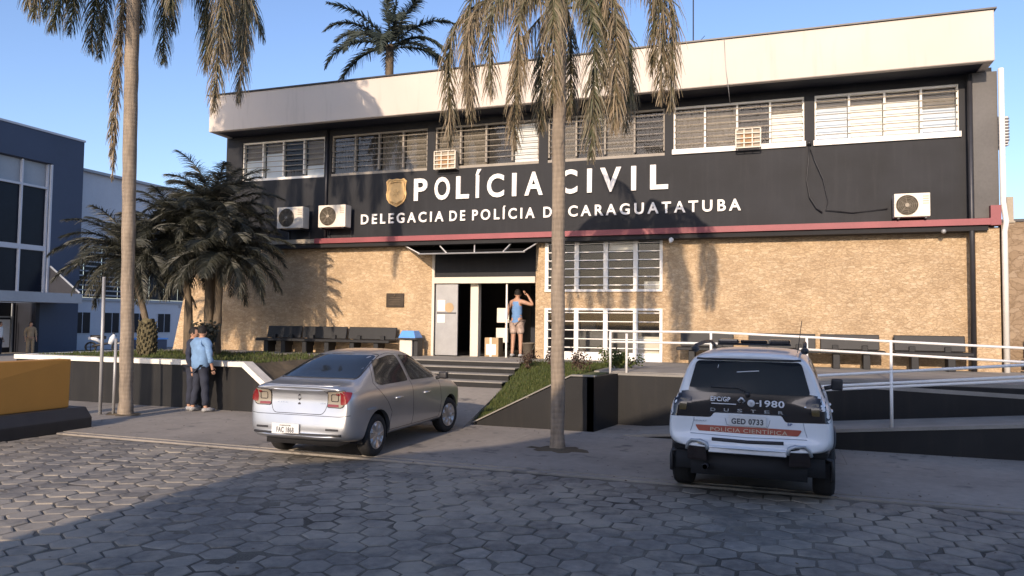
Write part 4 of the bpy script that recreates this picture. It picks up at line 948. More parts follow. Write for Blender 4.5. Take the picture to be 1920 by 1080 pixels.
for k in range(8): wx(b, X0-1.35, 28.4-k*2.2, 28.48-k*2.2, -.08, 2.6, .08)
wx(b, X0-1.36, 8, 28.5, 1.85, 1.93, .06); obj('mullion', b, M['panel_grey'], nb)
b = new(); wx(b, X0-1.2, 26.4, 28.2, .3, 1.75, .05); obj('poster', b, M['decal_white'], nb)
nw = thing('annex_building', 'white annex with sloping roofline and dark louvred upper windows behind the feather palms', 'building', (-40, 40, 0))
X1 = -38.0
b = new(); wx(b, X1, 31.3, 62, -.08, 3.0); wx(b, X1, 31.3, 62, 6.2, 10.4); wx(b, X1, 42.5, 62, 3.002, 6.198); bx(b, -50, X1-.3, 61.7, 62, -.08, 10.4); bx(b, -50, X1-.302, 31.3, 61.69, 10.2, 10.3); obj('wall', b, M['pale_wall'], nw)
b = new(); wx(b, X1+.25, 31.3, 62.2, 10.402, 10.55, .6); wx(b, X1+.1, 31.3, 62, 2.9, 3.06, .098); wx(b, X1+.35, 31.3, 44, 6.02, 6.19, .6); obj('roof_edge', b, M['panel_grey'], nw)
for k in range(9):
    y = 31.5+k*1.22
    b = new(); wx(b, X1-.12, y, y+1.14, 3.1, 6.0, .05); wv = obj('window', b, M['far_window'], nw)
    if k < 4:
        b = new()
        for q in range(10): bx(b, X1-.1, X1-.03, y, y+1.14, 3.2+.28*q, 3.28+.28*q)
        obj('louvre', b, M['panel_grey'], wv)
for k in range(8):
    y = 32.0+k*2.05
    b = new(); wx(b, X1+.03, y, y+1.15, .95, 2.25, .1); wv = obj('window', b, M['pale_wall'], nw)
    b = new(); wx(b, X1+.05, y+.06, y+.55, 1.0, 2.2, .02); wx(b, X1+.05, y+.62, y+1.09, 1.0, 2.2, .02); obj('pane', b, M['far_window'], wv)
b = new(); wx(b, X1+.06, 41.3, 41.42, -.08, 2.85, .06); wx(b, X1+.06, 40.0, 42.2, 2.65, 2.8, .06); obj('gutter', b, M['panel_grey'], nw)

# unseen building added to shade the photographer's side of the road
sh = thing('unseen_shade_house', 'unseen rendered house added across the street, its sloping roofline shaped to shade the road', 'building', (2, -8, 0))
prof = [(-6.15, 8.2), (-4.0, 10.8), (-3.3, 12.5), (-2.9, 13.9), (-2.0, 14.8), (0, 16.5), (2, 17.6), (14, 19.0)]   # how far north each part of the roofline shades
T20 = math.tan(R(SUN_EL))
b = new(); prism(b, [(-6.15, -6, -.08), (14, -6, -.08)]+[(x, -6, (y+6)*T20) for x, y in prof[::-1]], (0, -7, 0)); obj('wall', b, M['coping'], sh)
b = new()
for x in (-3.5, 0, 3.5, 7, 10.5): bx(b, x-.6, x+.6, -6.0, -5.97, 1.0, 2.3)
obj('window', b, M['far_window'], sh)
# ================================================================== VEHICLES
def half_section(y, w, zb, zbelt, ztop, wtop, cabin):
    wb = .955*w
    if cabin:
        up = [(wb*.965, zbelt+.015), (wb*.93+.0, zbelt+.05), (wtop+.03, ztop-.10), (wtop*.80, ztop-.018), (wtop*.4, ztop-.002)]
    else:
        up = [(wb*.965, zbelt+.012), (wb*.90, zbelt+(ztop-zbelt)*.5), (wtop, ztop-.012), (wtop*.7, ztop-.004), (wtop*.35, ztop)]
    return [(0, zb), (.55*w, zb), (.90*w, zb+.01), (.975*w, zb+.09), (w, max(.5, zb+.15)), (.99*w, (zbelt+.60)/2+.06), (wb, zbelt-.03)]+up+[(0, ztop)]
def car_body(stations, shift=None, levels=3):
    bm = new(); rings = []
    for si, s in enumerate(stations):
        h = half_section(*s); ring = []
        pts = [(x, z) for x, z in h]+[(-x, z) for x, z in h[-2:0:-1]]
        for x, z in pts:
            yy = s[0]+(shift(si, x, z) if shift else 0); ring.append(bm.verts.new((x, yy, z)))
        rings.append(ring)
    n = len(rings[0])
    for i in range(len(rings)-1):
        for k in range(n): bm.faces.new((rings[i][k], rings[i][(k+1) % n], rings[i+1][(k+1) % n], rings[i+1][k]))
    for ring, rev in ((rings[0], 1), (rings[-1], 0)):
        H = (n+2)//2      # indices 0..H-1 are the right half incl. both centre points
        def L(j): return ring[(n-j) % n]
        for j in range(1, H-2):
            bm.faces.new((ring[j], ring[j+1], L(j+1), L(j)))
        bm.faces.new((ring[0], ring[1], L(1))); bm.faces.new((ring[H-2], ring[H-1], L(H-2)))
    bmesh.ops.recalc_face_normals(bm, faces=bm.faces[:])
    me = bpy.data.meshes.new('b'); bm.to_mesh(me); bm.free(); o = bpy.data.objects.new('b', me); col.objects.link(o)
    md = o.modifiers.new('s', 'SUBSURF'); md.levels = levels; md.render_levels = levels
    m2 = evaluated(o); bpy.data.objects.remove(o); bpy.data.meshes.remove(me); return m2
def cut_wheels(me, cuts):
    o = bpy.data.objects.new('b', me); col.objects.link(o); cs = []
    for (y, z, r, x0, x1) in cuts:
        b = new(); lathe(b, (0, y, z), [(r, x0), (r, x1)], 'x', 48); bmesh.ops.recalc_face_normals(b, faces=b.faces[:])
        mc = bpy.data.meshes.new('c'); b.to_mesh(mc); b.free(); c = bpy.data.objects.new('c', mc); col.objects.link(c); cs.append(c)
        md = o.modifiers.new('x', 'BOOLEAN'); md.operation = 'DIFFERENCE'; md.object = c; md.solver = 'EXACT'
    m2 = evaluated(o); bpy.data.objects.remove(o)
    for c in cs: bpy.data.objects.remove(c)
    return m2
def arch_liner(b, y, z, r, s, xi, xo):
    n = 26; pts = [(y+r*math.cos(a), z+r*math.sin(a)) for a in [R(-12+204*k/n) for k in range(n+1)]]
    vi = [b.verts.new((s*xi, p, q)) for p, q in pts]; vo = [b.verts.new((s*xo, p, q)) for p, q in pts]
    for k in range(n): b.faces.new((vi[k], vi[k+1], vo[k+1], vo[k]))
    b.faces.new(vi)
class Shell:
    def __init__(s, me):
        s.me = me; bm = new(); bm.from_mesh(me); s.t = BVHTree.FromBMesh(bm); bm.free()
    def cast(s, u, v, face):
        """face: 'rear' (u=x, v=z), 'right'/'left' (u=y, v=z), 'top' (u=x, v=y)"""
        if face in ('cr', 'cl'):
            k = 1 if face == 'cr' else -1; r2 = math.sqrt(.5); o = Vector((k*u*r2, u*r2, v))-Vector((-k, 1, 0))*r2*3; h = s.t.ray_cast(o, Vector((-k, 1, 0))*r2)
            return (h[0], h[1]) if h[0] else (None, None)
        o, d = {'rear': ((u, -3, v), (0, 1, 0)), 'right': ((3, u, v), (-1, 0, 0)), 'left': ((-3, u, v), (1, 0, 0)), 'top': ((u, v, 4), (0, 0, -1)), 'front': ((u, 8, v), (0, -1, 0))}[face]
        h = s.t.ray_cast(Vector(o), Vector(d)); return (h[0], h[1]) if h[0] else (None, None)
    def panel(s, bm, poly, face, off=.004, cell=.045, th=.010):
        b2 = new(); b2.faces.new([b2.verts.new((u, v, 0)) for u, v in poly])
        us = [p[0] for p in poly]; vs = [p[1] for p in poly]
        for ax, lo, hi in ((0, min(us), max(us)), (1, min(vs), max(vs))):
            n = max(1, int((hi-lo)/cell))
            for k in range(1, n):
                c = lo+(hi-lo)*k/n; co = [0, 0, 0]; co[ax] = c; no = [0, 0, 0]; no[ax] = 1
                bmesh.ops.bisect_plane(b2, geom=b2.verts[:]+b2.edges[:]+b2.faces[:], plane_co=co, plane_no=no)
        bmesh.ops.remove_doubles(b2, verts=b2.verts[:], dist=1e-4)
        idx = {}; bad = set()
        for v in b2.verts:
            p, nn = s.cast(v.co.x, v.co.y, face)
            if p is None: bad.add(v); continue
            idx[v] = bm.verts.new(p+nn*(off+.0))
            idx[v].normal = nn
        fs = []
        for f in b2.faces:
            if any(v in bad for v in f.verts): continue
            try: fs.append(bm.faces.new([idx[v] for v in f.verts]))
            except Exception: pass
        b2.free(); return fs
    def line(s, bm, pts, face, r=.005, off=0.0, sub=12, cyc=False):
        P = []
        seq = list(pts)+([pts[0]] if cyc else [])
        for i in range(len(seq)-1):
            for k in range(sub):
                f = k/sub; q, n = s.cast(seq[i][0]*(1-f)+seq[i+1][0]*f, seq[i][1]*(1-f)+seq[i+1][1]*f, face)
                if q: P.append(q+n*off)
        q, n = s.cast(*seq[-1], face)
        if q: P.append(q+n*off)
        if len(P) > 1: tube(bm, P, r, 5)
def rounded(pts, r=.03, n=4):
    out = []; N = len(pts)
    for i in range(N):
        p0, p1, p2 = Vector(pts[i-1]), Vector(pts[i]), Vector(pts[(i+1) % N])
        a = (p0-p1); c = (p2-p1); ra = min(r, a.length*.45); rc = min(r, c.length*.45)
        A = p1+a.normalized()*ra; C = p1+c.normalized()*rc
        for k in range(n+1):
            f = k/n; q = A*(1-f)**2+p1*2*f*(1-f)+C*f*f; out.append((q.x, q.y))
    return out
def local_obj(name, bm, mat, parent, smooth=True, label=None):
    return obj(name, bm, mat, parent, smooth, world=False, recalc=False, label=label)
def wheel(parent, x, y, r, wd, side, spokes, rimmat, steer=0):
    t = new(); hw = wd/2
    lathe(t, (0, 0, 0), [(r*.62, -hw*.85), (r*.80, -hw), (r*.94, -hw*.9), (r, -hw*.62), (r, hw*.62), (r*.94, hw*.9), (r*.80, hw), (r*.62, hw*.85), (r*.60, hw*.35), (.02, hw*.3)], 'x', 36); lathe(t, (0, 0, 0), [(r*.62, -hw*.85), (r*.60, -hw*.35), (.02, -hw*.3)], 'x', 36)
    for k in (-.3, 0, .3): lathe(t, (0, 0, 0), [(r*1.002, k*wd-.006), (r*1.006, k*wd)], 'x', 36)
    bmesh.ops.recalc_face_normals(t, faces=t.faces[:])
    o = local_obj('wheel', t, M['rubber'], parent); o.location = (x, y, r); o.rotation_euler = (0, 0, steer)
    b = new(); s = side
    lathe(b, (0, 0, 0), [(r*.64, s*hw*.86), (r*.66, s*hw*.95), (r*.60, s*hw*.92), (r*.585, s*hw*.6)], 'x', 36)
    for k in range(spokes):
        a = 2*math.pi*k/spokes
        for da in (-.10, .10):
            p0 = (s*hw*.70, .05*math.cos(a), .05*math.sin(a)); p1 = (s*hw*.84, r*.60*math.cos(a+da), r*.60*math.sin(a+da)); tube(b, [p0, p1], [.020, .015], 6)
    lathe(b, (0, 0, 0), [(.001, s*hw*.86), (.045, s*hw*.84), (.055, s*hw*.6)], 'x', 16)
    bmesh.ops.recalc_face_normals(b, faces=b.faces[:])
    for f in b.faces: f.smooth = True
    rm = local_obj('rim', b, rimmat, o)
    return o

# ---------------------------------------------------------------- silver saloon
def silver_car():
    C = thing('parked_car', 'silver four door saloon parked facing the entrance steps', 'car', (-6.02, 9.22, .03)); C.rotation_euler = (0, 0, R(1.0)); C.scale = (.955, .955, .955)
    S = [(-.86, .70, .37, .90, .99, .60, 0), (-.82, .78, .33, .95, 1.045, .64, 0), (-.66, .835, .28, .97, 1.07, .67, 0), (-.42, .855, .24, .985, 1.085, .68, 0),
         (-.22, .86, .24, .99, 1.16, .66, 0), (.28, .86, .24, .985, 1.44, .55, 1), (.62, .862, .24, .98, 1.505, .56, 1), (1.2, .865, .24, .97, 1.525, .57, 1), (1.62, .865, .24, .965, 1.49, .56, 1),
         (2.32, .86, .24, .95, 1.07, .66, 0), (2.55, .86, .24, .92, .99, .68, 0), (2.95, .84, .25, .86, .93, .64, 0), (3.22, .78, .27, .78, .83, .56, 0), (3.36, .68, .33, .62, .68, .48, 0)]
    def shift(si, x, z):
        if si == 0: return (.0 if z < .62 else .055 if z < .8 else .075)+.03*(z > .98)+.06*(abs(x) > .6)
        if si == 1: return .05*(abs(x) > .7)
        return 0
    me = car_body(S, shift); sh0 = Shell(me)
    R0 = .375
    me = cut_wheels(me, [(0, .30, R0, .55, 1.2), (0, .30, R0, -1.2, -.55), (2.635, .30, R0, .52, 1.2), (2.635, .30, R0, -1.2, -.52)])
    b = new(); b.from_mesh(me); body = local_obj('body', b, M['silver_paint'], C); smooth_angle(body, 50)
    # dark underside and arch liners
    b = new(); bx(b, -.58, .58, -.66, 3.1, .22, .40)
    for y in (0, 2.635):
        for s in (1, -1): arch_liner(b, y, .30, R0-.004, s, .50, .79)
    local_obj('underbody', b, M['dark'], C)
    def P(name, poly, face, mat, rr=.03, off=.004, label=None, cell=.045, parent=C):
        b = new(); sh0.panel(b, rounded(poly, rr), face, off, cell); o = local_obj(name, b, mat, parent, label=label); return o
    rwin = P('rear_window', [(-.625, 1.13), (.625, 1.13), (.50, 1.435), (-.50, 1.435)], 'rear', M['car_glass'], .05)
    b = new(); sh0.line(b, rounded([(-.635, 1.12), (.635, 1.12), (.51, 1.445), (-.51, 1.445)], .05), 'rear', .008, 0, 3, True); local_obj('window_seal', b, M['black_plastic'], rwin)
    for s, f in ((1, 'right'), (-1, 'left')):
        a = P('rear_door_window', [(.05, 1.05), (.30, 1.36), (.80, 1.425), (1.00, 1.425), (1.07, 1.02), (.16, 1.01)], f, M['car_glass_side'], .05)
        P('front_door_window', [(1.10, 1.425), (1.50, 1.40), (2.08, 1.10), (2.12, 1.01), (1.17, 1.02)], f, M['car_glass_side'], .04)
        b = new()
        for ln in ([(1.085, 1.43), (1.13, 1.0), (1.12, .5), (1.10, .33)], [(.30, .36), (.40, .60), (.28, .76), (.02, .98), (-.02, 1.05), (.26, 1.385), (.8, 1.455), (1.5, 1.43), (2.15, 1.06)], [(2.18, 1.0), (2.22, .60), (2.15, .34)], [(.36, .335), (2.15, .335)]): sh0.line(b, ln, f, .0045, -.001)
        local_obj('door_seam', b, M['black_plastic'], C)
        for y0 in (.42, 1.42):
            b = new(); q, n = sh0.cast(y0+.2, .80, f)
            tube(b, [(q.x-s*.01, y0+.10, .79), (q.x+s*.035, y0+.14, .80), (q.x+s*.035, y0+.26, .80), (q.x-s*.01, y0+.30, .79)], [.014, .016, .016, .014], 8); local_obj('door_handle', b, M['silver_paint'], C)
        b = new(); bx(b, min(s*.90, s*1.05), max(s*.90, s*1.05), 1.97, 2.08, .99, 1.11); bevel(b, .035, 3); tube(b, [(s*.84, 2.02, 1.0), (s*.93, 2.02, 1.02)], .03, 8); local_obj('wing_mirror', b, M['black_plastic'], C)
        b = new(); sh0.panel(b, rounded([(-.35, .70), (-.10, .70), (-.10, .725), (-.35, .725)], .01), f, .004); local_obj('side_marker', b, M['panel_grey'], C)
    for s in (1, -1):
        g = lambda pts: [(s*x, z) for x, z in pts][::s]
        L = P('tail_light', g([(.47, .98), (.725, .99), (.73, .90), (.72, .80), (.68, .765), (.46, .765)]), 'rear', M['clear_lens'], .03, .006)
        b = new(); sh0.panel(b, rounded(g([(.66, .975), (.718, .98), (.722, .85), (.69, .86)]), .015), 'rear', .009); sh0.panel(b, rounded(g([(.465, .805), (.64, .805), (.64, .770), (.465, .770)]), .01), 'rear', .010); sh0.panel(b, rounded(g([(.60, .965), (.655, .965), (.655, .93), (.60, .93)]), .01), 'rear', .010)
        local_obj('red_lens', b, M['red_lens'], L)
        b = new(); sh0.line(b, rounded(g([(.52, .945), (.63, .945), (.63, .845), (.52, .845)]), .02), 'rear', .006, .008, 4, True); sh0.line(b, rounded(g([(.465, .985), (.725, .995), (.735, .90), (.725, .79), (.68, .76), (.455, .76)]), .03), 'rear', .006, .004, 4, True); local_obj('lens_frame', b, M['smoke_lens'], L)
        fs = 'right' if s > 0 else 'left'
        b = new(); sh0.panel(b, rounded([(-.055, .985), (.10, .965), (.06, .89), (.0, .81), (-.055, .80)], .02), 'cr' if s > 0 else 'cl', .010, .02); local_obj('red_lens', b, M['red_lens'], L)
        b = new(); sh0.panel(b, rounded(g([(.46, .445), (.66, .445), (.66, .475), (.46, .475)]), .012), 'rear', .004); local_obj('reflector', b, M['dark_metal'], C)
    b = new(); sh0.line(b, [(-.60, 1.050), (.60, 1.050)], 'rear', .010, .0); local_obj('boot_lip', b, M['silver_paint'], C)
    b = new(); sh0.line(b, rounded([(-.455, .99), (-.455, .78), (-.40, .66), (.40, .66), (.455, .78), (.455, .99)], .06)[:-1], 'rear', .005, -.001, 5)
    sh0.line(b, [(-.80, .66), (-.66, .64), (.66, .64), (.80, .66)], 'rear', .004, 0)
    local_obj('boot_seam', b, M['black_plastic'], C)
    b = new(); sh0.line(b, [(-.70, .39), (0, .38), (.70, .39)], 'rear', .018, 0); local_obj('bumper_lip', b, M['black_plastic'], C)
    b = new(); q, n = sh0.cast(0, .86, 'rear'); yq = q.y
    for sg in (1, -1): tube(b, [(0, yq-.012, .925), (sg*.028, yq-.012, .885), (0, yq-.012, .845)], .007, 5)
    local_obj('badge', b, M['dark_metal'], C)
    b = new(); lathe(b, (0, yq+.0, .79), [(.001, -.01), (.022, -.01), (.024, .01)], 'y', 14); local_obj('boot_lock', b, M['dark_metal'], C)
    b = new()
    for k, x in enumerate((-.36, -.31, -.27, -.23)): sh0.panel(b, [(x, .80), (x+.03, .80), (x+.03, .812), (x, .812)], 'rear', .004)
    for k in range(3): sh0.panel(b, [(.34+.03*k, .80), (.36+.03*k, .80), (.36+.03*k, .82), (.34+.03*k, .82)], 'rear', .004)
    local_obj('boot_lettering', b, M['chrome'], C)
    q, n = sh0.cast(-.17, .46, 'rear'); yp = q.y-.03
    b = new(); bx(b, -.38, .06, yp, yp+.012, .375, .52); pl = local_obj('number_plate', b, M['plate'], C, False)
    b = new(); text_bm(b, 'FAC 1868', -.30, .40, .07, yp-.001, .28, 1.1, .03, .004); text_bm(b, 'SP-CARAGUATATUBA', -.25, .485, .018, yp-.001, .18, 1, .0, .004); local_obj('plate_lettering', b, M['plate_dark'], pl, False)
    for y, st in ((0, 0), (2.635, R(-9))):
        for s in (1, -1): wheel(C, s*.735, y, .305, .19, s, 7, M['rim'], st)
    return C
silver_car()

# ---------------------------------------------------------------- white police SUV
def suv():
    C = thing('police_vehicle', 'white forensic police off roader with black rear panel parked by the ramp', 'car', (-.27, 9.12, .03)); C.rotation_euler = (0, 0, R(-2.2)); C.scale = (.96, .96, .965)
    S = [(-.84, .76, .585, 1.04, 1.53, .59, 1), (-.77, .86, .56, 1.07, 1.61, .63, 1), (-.55, .90, .54, 1.08, 1.64, .645, 1), (.0, .905, .40, 1.06, 1.655, .65, 1), (.6, .905, .34, 1.05, 1.665, .65, 1), (1.2, .905, .34, 1.04, 1.655, .64, 1), (1.62, .905, .34, 1.04, 1.60, .61, 1),
         (2.30, .905, .34, 1.06, 1.18, .70, 0), (2.55, .90, .34, 1.03, 1.10, .72, 0), (3.0, .89, .36, .98, 1.05, .70, 0), (3.28, .84, .38, .90, .96, .62, 0), (3.42, .74, .42, .72, .80, .5, 0)]
    def shift(si, x, z):
        if si == 0: return (0 if z < .72 else .06 if z < 1.0 else .08 if z < 1.15 else .17 if z < 1.42 else .24)+.07*(abs(x) > .60 and z < 1.2)
        if si == 1: return (0 if z < 1.1 else .13)
        return 0
    me = car_body(S, shift); sh0 = Shell(me); R0 = .41
    me = cut_wheels(me, [(0, .34, R0, .58, 1.2), (0, .34, R0, -1.2, -.58), (2.67, .34, R0, .56, 1.2), (2.67, .34, R0, -1.2, -.56)])
    b = new(); b.from_mesh(me); body = local_obj('body', b, M['white_car'], C); smooth_angle(body, 50)
    b = new(); bx(b, -.62, .62, -.72, 3.15, .26, .50); bx(b, -.80, .80, -.62, -.50, .30, .50)
    for y in (0, 2.67):
        for s in (1, -1): arch_liner(b, y, .34, R0-.004, s, .52, .84)
    local_obj('underbody', b, M['dark'], C)
    def P(name, poly, face, mat, rr=.03, off=.004, parent=C, label=None, cell=.045):
        b = new(); sh0.panel(b, rounded(poly, rr), face, off, cell); return local_obj(name, b, mat, parent, label=label)
    # black tailgate band, glass and lights
    P('tailgate_panel', [(-.86, 1.16), (-.60, 1.20), (.60, 1.20), (.86, 1.16), (.86, .90), (.40, .885), (.36, .955), (-.36, .955), (-.40, .90), (-.86, .90)], 'rear', M['smoke_lens'], .025, .003, label='glossy black tailgate band')
    gw = P('rear_window', [(-.66, 1.175), (.66, 1.175), (.565, 1.535), (-.565, 1.535)], 'rear', M['car_glass'], .05, .006)
    b = new(); sh0.line(b, [(-.56, 1.555), (.56, 1.555)], 'rear', .012, .004); local_obj('window_top_trim', b, M['black_plastic'], gw)
    b = new(); sh0.line(b, [(.0, 1.185), (-.10, 1.23), (-.40, 1.235)], 'rear', .008, .02); lathe(b, tuple(sh0.cast(0, 1.17, 'rear')[0]+Vector((0, -.02, 0))), [(.001, -.02), (.025, -.02), (.03, .02)], 'y', 12); local_obj('wiper', b, M['black_plastic'], gw)
    b = new(); sh0.line(b, [(-.12, 1.41), (.12, 1.43)], 'rear', .006, .006); sh0.line(b, [(-.33, 1.45), (-.32, 1.49)], 'rear', .004, .006); local_obj('window_sticker', b, M['decal_white'], gw)
    for s in (1, -1):
        g = lambda pts: [(s*x, z) for x, z in pts][::s]
        L = P('tail_light', g([(.60, 1.13), (.70, 1.17), (.84, 1.12), (.86, .93), (.64, .92)]), 'rear', M['smoke_lens'], .05, .008)
        fs = 'right' if s > 0 else 'left'
        b = new(); sh0.panel(b, rounded(g([(.66, 1.09), (.74, 1.10), (.75, .97), (.67, .97)]), .02), 'rear', .012); local_obj('amber_lens', b, gloss('amber_lens', (.09, .06, .015), .2, 0, 1), L)
    # decals
    def ptext(name, s, x, z, h, wd, mat, face='rear', off=.012, bold=.03):
        b = new()
        def xf(p):
            q, n = sh0.cast(p.x, p.z, 'rear'); return Vector((p.x, (q.y if q else p.y)-off-(.002 if p.y < 0 else 0), p.z))
        text_bm(b, s, x, z, h, 0, wd, 1.08, bold, .002, xf=xf); return local_obj(name, b, mat, C, False, label='lettering '+s)
    ptext('door_lettering', 'EPC/GP', -.40, 1.085, .048, .215, M['decal_white'])
    ptext('door_lettering', '1980', .13, 1.045, .068, .26, M['decal_white'])
    b = new()
    q = sh0.cast(-.1, 1.06, 'rear')[0]; bx(b, -.39, -.12, q.y-.016, q.y-.012, 1.052, 1.062); bx(b, .09, .12, q.y-.016, q.y-.012, 1.075, 1.085); local_obj('door_rule', b, M['decal_white'], C, False)
    b = new(); q = sh0.cast(0, 1.1, 'rear')[0]
    for sg in (1, -1): tube(b, [(-.065+0, q.y-.02, 1.135), (-.065+sg*.036, q.y-.02, 1.095), (-.065+sg*.014, q.y-.02, 1.075)], .011, 6)
    lathe(b, (.04, q.y-.022, 1.075), [(.012, 0), (.04, 0), (.04, .01)], 'y', 20); lathe(b, (.04, q.y-.026, 1.075), [(.001, 0), (.012, 0)], 'y', 12); local_obj('badge', b, M['decal_white'], C)
    for i, ch in enumerate('DUSTER'): ptext('tailgate_lettering', ch, -.40+.145*i, .972, .034, .055, M['chrome'], off=.010)
    b = new(); sh0.line(b, [(-.41, .961), (.41, .961)], 'rear', .005, .006); local_obj('tailgate_trim', b, M['dark_metal'], C)
    P('orange_strip', [(-.57, .812), (.57, .812), (.53, .745), (0, .738), (-.53, .745)], 'rear', M['orange_strip'], .02, .006, label='orange strip below the number plate')
    ptext('strip_lettering', 'POLÍCIA CIENTÍFICA', -.40, .75, .042, .82, gloss('strip_letters', (.62, .50, .36), .5), off=.010, bold=.0)
    ptext('small_mark', 'SP', .42, .855, .026, .05, M['decal_blue'], off=.008)
    ptext('small_mark', 'renault'.upper(), -.58, .85, .016, .14, M['panel_grey'], off=.008)
    b = new(); sh0.line(b, [(-.58, .89), (-.60, .80), (-.62, .74)], 'rear', .004, 0); sh0.line(b, [(.58, .89), (.60, .80), (.62, .74)], 'rear', .004, 0); sh0.line(b, [(-.62, .715), (0, .70), (.62, .715)], 'rear', .005, 0); sh0.line(b, [(-.24, .90), (-.22, .825), (.22, .825), (.24, .90)], 'rear', .004, 0); local_obj('tailgate_seam', b, M['panel_grey'], C)
    q = sh0.cast(0, .88, 'rear')[0]; b = new(); bx(b, -.20, .20, q.y-.022, q.y-.010, .825, .94); pl = local_obj('number_plate', b, M['plate'], C, False)
    b = new(); text_bm(b, 'GED 0733', -.17, .845, .058, q.y-.023, .34, 1.1, .05, .003); local_obj('plate_lettering', b, M['plate_dark'], pl, False)
    # bumper
    b = new(); sh0.line(b, [(-.38, .665), (0, .655), (.38, .665)], 'rear', .022, -.004); local_obj('bumper_slot', b, M['black_plastic'], C)
    b = new(); q = sh0.cast(0, .66, 'rear')[0]
    hexa(b, [(-.82, q.y+.14, .50), (.82, q.y+.14, .50), (.84, q.y+.40, .50), (-.84, q.y+.40, .50), (-.84, q.y+.10, .585), (.84, q.y+.10, .585), (.87, q.y+.40, .585), (-.87, q.y+.40, .585)]); bevel(b, .03, 3)
    hexa(b, [(-.50, q.y+.07, .45), (.50, q.y+.07, .45), (.50, q.y+.139, .45), (-.50, q.y+.139, .45), (-.60, q.y-.005, .585), (.60, q.y-.005, .585), (.60, q.y+.139, .585), (-.60, q.y+.139, .585)]); local_obj('bumper_lower', b, M['black_plastic'], C, False)
    b = new(); hexa(b, [(-.41, q.y-.045, .525), (.41, q.y-.045, .525), (.41, q.y-.006, .525), (-.41, q.y-.006, .525), (-.42, q.y-.025, .60), (.42, q.y-.025, .60), (.42, q.y-.006, .60), (-.42, q.y-.006, .60)]); bevel(b, .008, 2); local_obj('skid_plate', b, M['skid'], C, False)
    for s in (1, -1):
        b = new(); tube(b, [(s*.42, q.y-.03, .55), (s*.44, q.y-.04, .62), (s*.50, q.y-.035, .645), (s*.60, q.y-.02, .64), (s*.645, q.y-.0, .60), (s*.66, q.y+.03, .54)], .022, 8); local_obj('bumper_pod', b, M['skid'], C)
        b = new(); hexa(b, [(s*.43, q.y-.03, .42), (s*.66, q.y+.02, .42), (s*.66, q.y+.12, .42), (s*.43, q.y+.05, .42), (s*.44, q.y-.025, .625), (s*.645, q.y+.0, .62), (s*.645, q.y+.12, .62), (s*.44, q.y+.05, .625)]); bmesh.ops.recalc_face_normals(b, faces=b.faces[:]); bevel(b, .02, 2); local_obj('fog_lamp', b, M['smoke_lens'], C, False)
        # arch trims, door glass, mirrors
        fs = 'right' if s > 0 else 'left'; b = new()
        for y0 in (0, 2.67):
            P_ = []
            for k in range(-2, 27):
                a = math.pi*k/24; yy, z2 = y0+(R0+.02)*math.cos(a), .34+(R0+.02)*math.sin(a); qq = sh0.cast(yy, z2, fs)[0]
                P_.append(qq if qq else Vector((s*.88, yy, z2)))
            tube(b, P_, .028, 6)
        tube(b, [(s*.89, .42, .36), (s*.90, 2.25, .36)], .05, 6); local_obj('arch_trim', b, M['black_plastic'], C)
        P('rear_quarter_window', [(-.50, 1.50), (-.30, 1.54), (-.05, 1.54), (.02, 1.12), (-.42, 1.14)], fs, M['car_glass_side'], .04)
        P('rear_door_window', [(.06, 1.545), (.86, 1.55), (.92, 1.10), (.10, 1.12)], fs, M['car_glass_side'], .04)
        P('front_door_window', [(.96, 1.55), (1.48, 1.51), (2.06, 1.17), (2.08, 1.10), (1.0, 1.10)], fs, M['car_glass_side'], .04)
        b = new(); bx(b, min(s*.93, s*1.08), max(s*.93, s*1.08), 1.93, 2.06, 1.05, 1.21); bevel(b, .035, 3); tube(b, [(s*.84, 1.98, 1.07), (s*.96, 1.98, 1.10)], .03, 8); local_obj('wing_mirror', b, M['black_plastic'], C)
        b = new(); Q_ = [(s*.60, -.48, 1.66), (s*.60, -.44, 1.70), (s*.60, .4, 1.725), (s*.59, 1.0, 1.72), (s*.585, 1.35, 1.66)]; tube(b, Q_, .022, 8); ball(b, (s*.60, -.47, 1.66), (.045, .10, .04)); local_obj('roof_rail', b, M['black_plastic'], C)
        b = new()
        for ln in ([(.04, 1.56), (.06, 1.0), (.30, .70), (.42, .42)], [(.94, 1.56), (.95, .42)], [(2.12, 1.14), (2.14, .45)]): sh0.line(b, ln, fs, .004, -.001)
        local_obj('door_seam', b, M['panel_grey'], C)
        for y0 in (.30, 1.12):
            b = new(); qq = sh0.cast(y0+.1, .92, fs)[0]; tube(b, [(qq.x-s*.01, y0, .92), (qq.x+s*.012, y0+.03, .925), (qq.x+s*.012, y0+.17, .925), (qq.x-s*.01, y0+.2, .92)], .014, 6); local_obj('door_handle', b, M['white_car'], C)
    b = new(); lathe(b, (-.45, -.74, .36), [(.028, -.08), (.032, -.08), (.032, .1), (.028, .1)], 'y', 14); local_obj('exhaust', b, M['dark_metal'], C)
    # light bar on the roof
    b = new(); bx(b, -.44, .44, .34, .52, 1.69, 1.715); bevel(b, .01, 1); lb = local_obj('light_bar', b, M['black_plastic'], C, False)
    b = new(); bx(b, -.43, -.18, .33, .53, 1.717, 1.765); bevel(b, .02, 2); local_obj('beacon_lens', b, M['smoke_lens'], lb, False)
    b = new(); bx(b, .18, .43, .33, .53, 1.717, 1.765); bevel(b, .02, 2); local_obj('beacon_lens', b, M['smoke_lens'], lb, False)
    b = new(); bx(b, -.16, .16, .35, .51, 1.717, 1.755); bevel(b, .01, 1); local_obj('beacon_centre', b, M['smoke_lens'], lb, False)
    b = new(); tube(b, [(.52, -.1, 1.63), (.57, -.28, 2.0)], .004, 5); local_obj('aerial', b, M['black_plastic'], C)
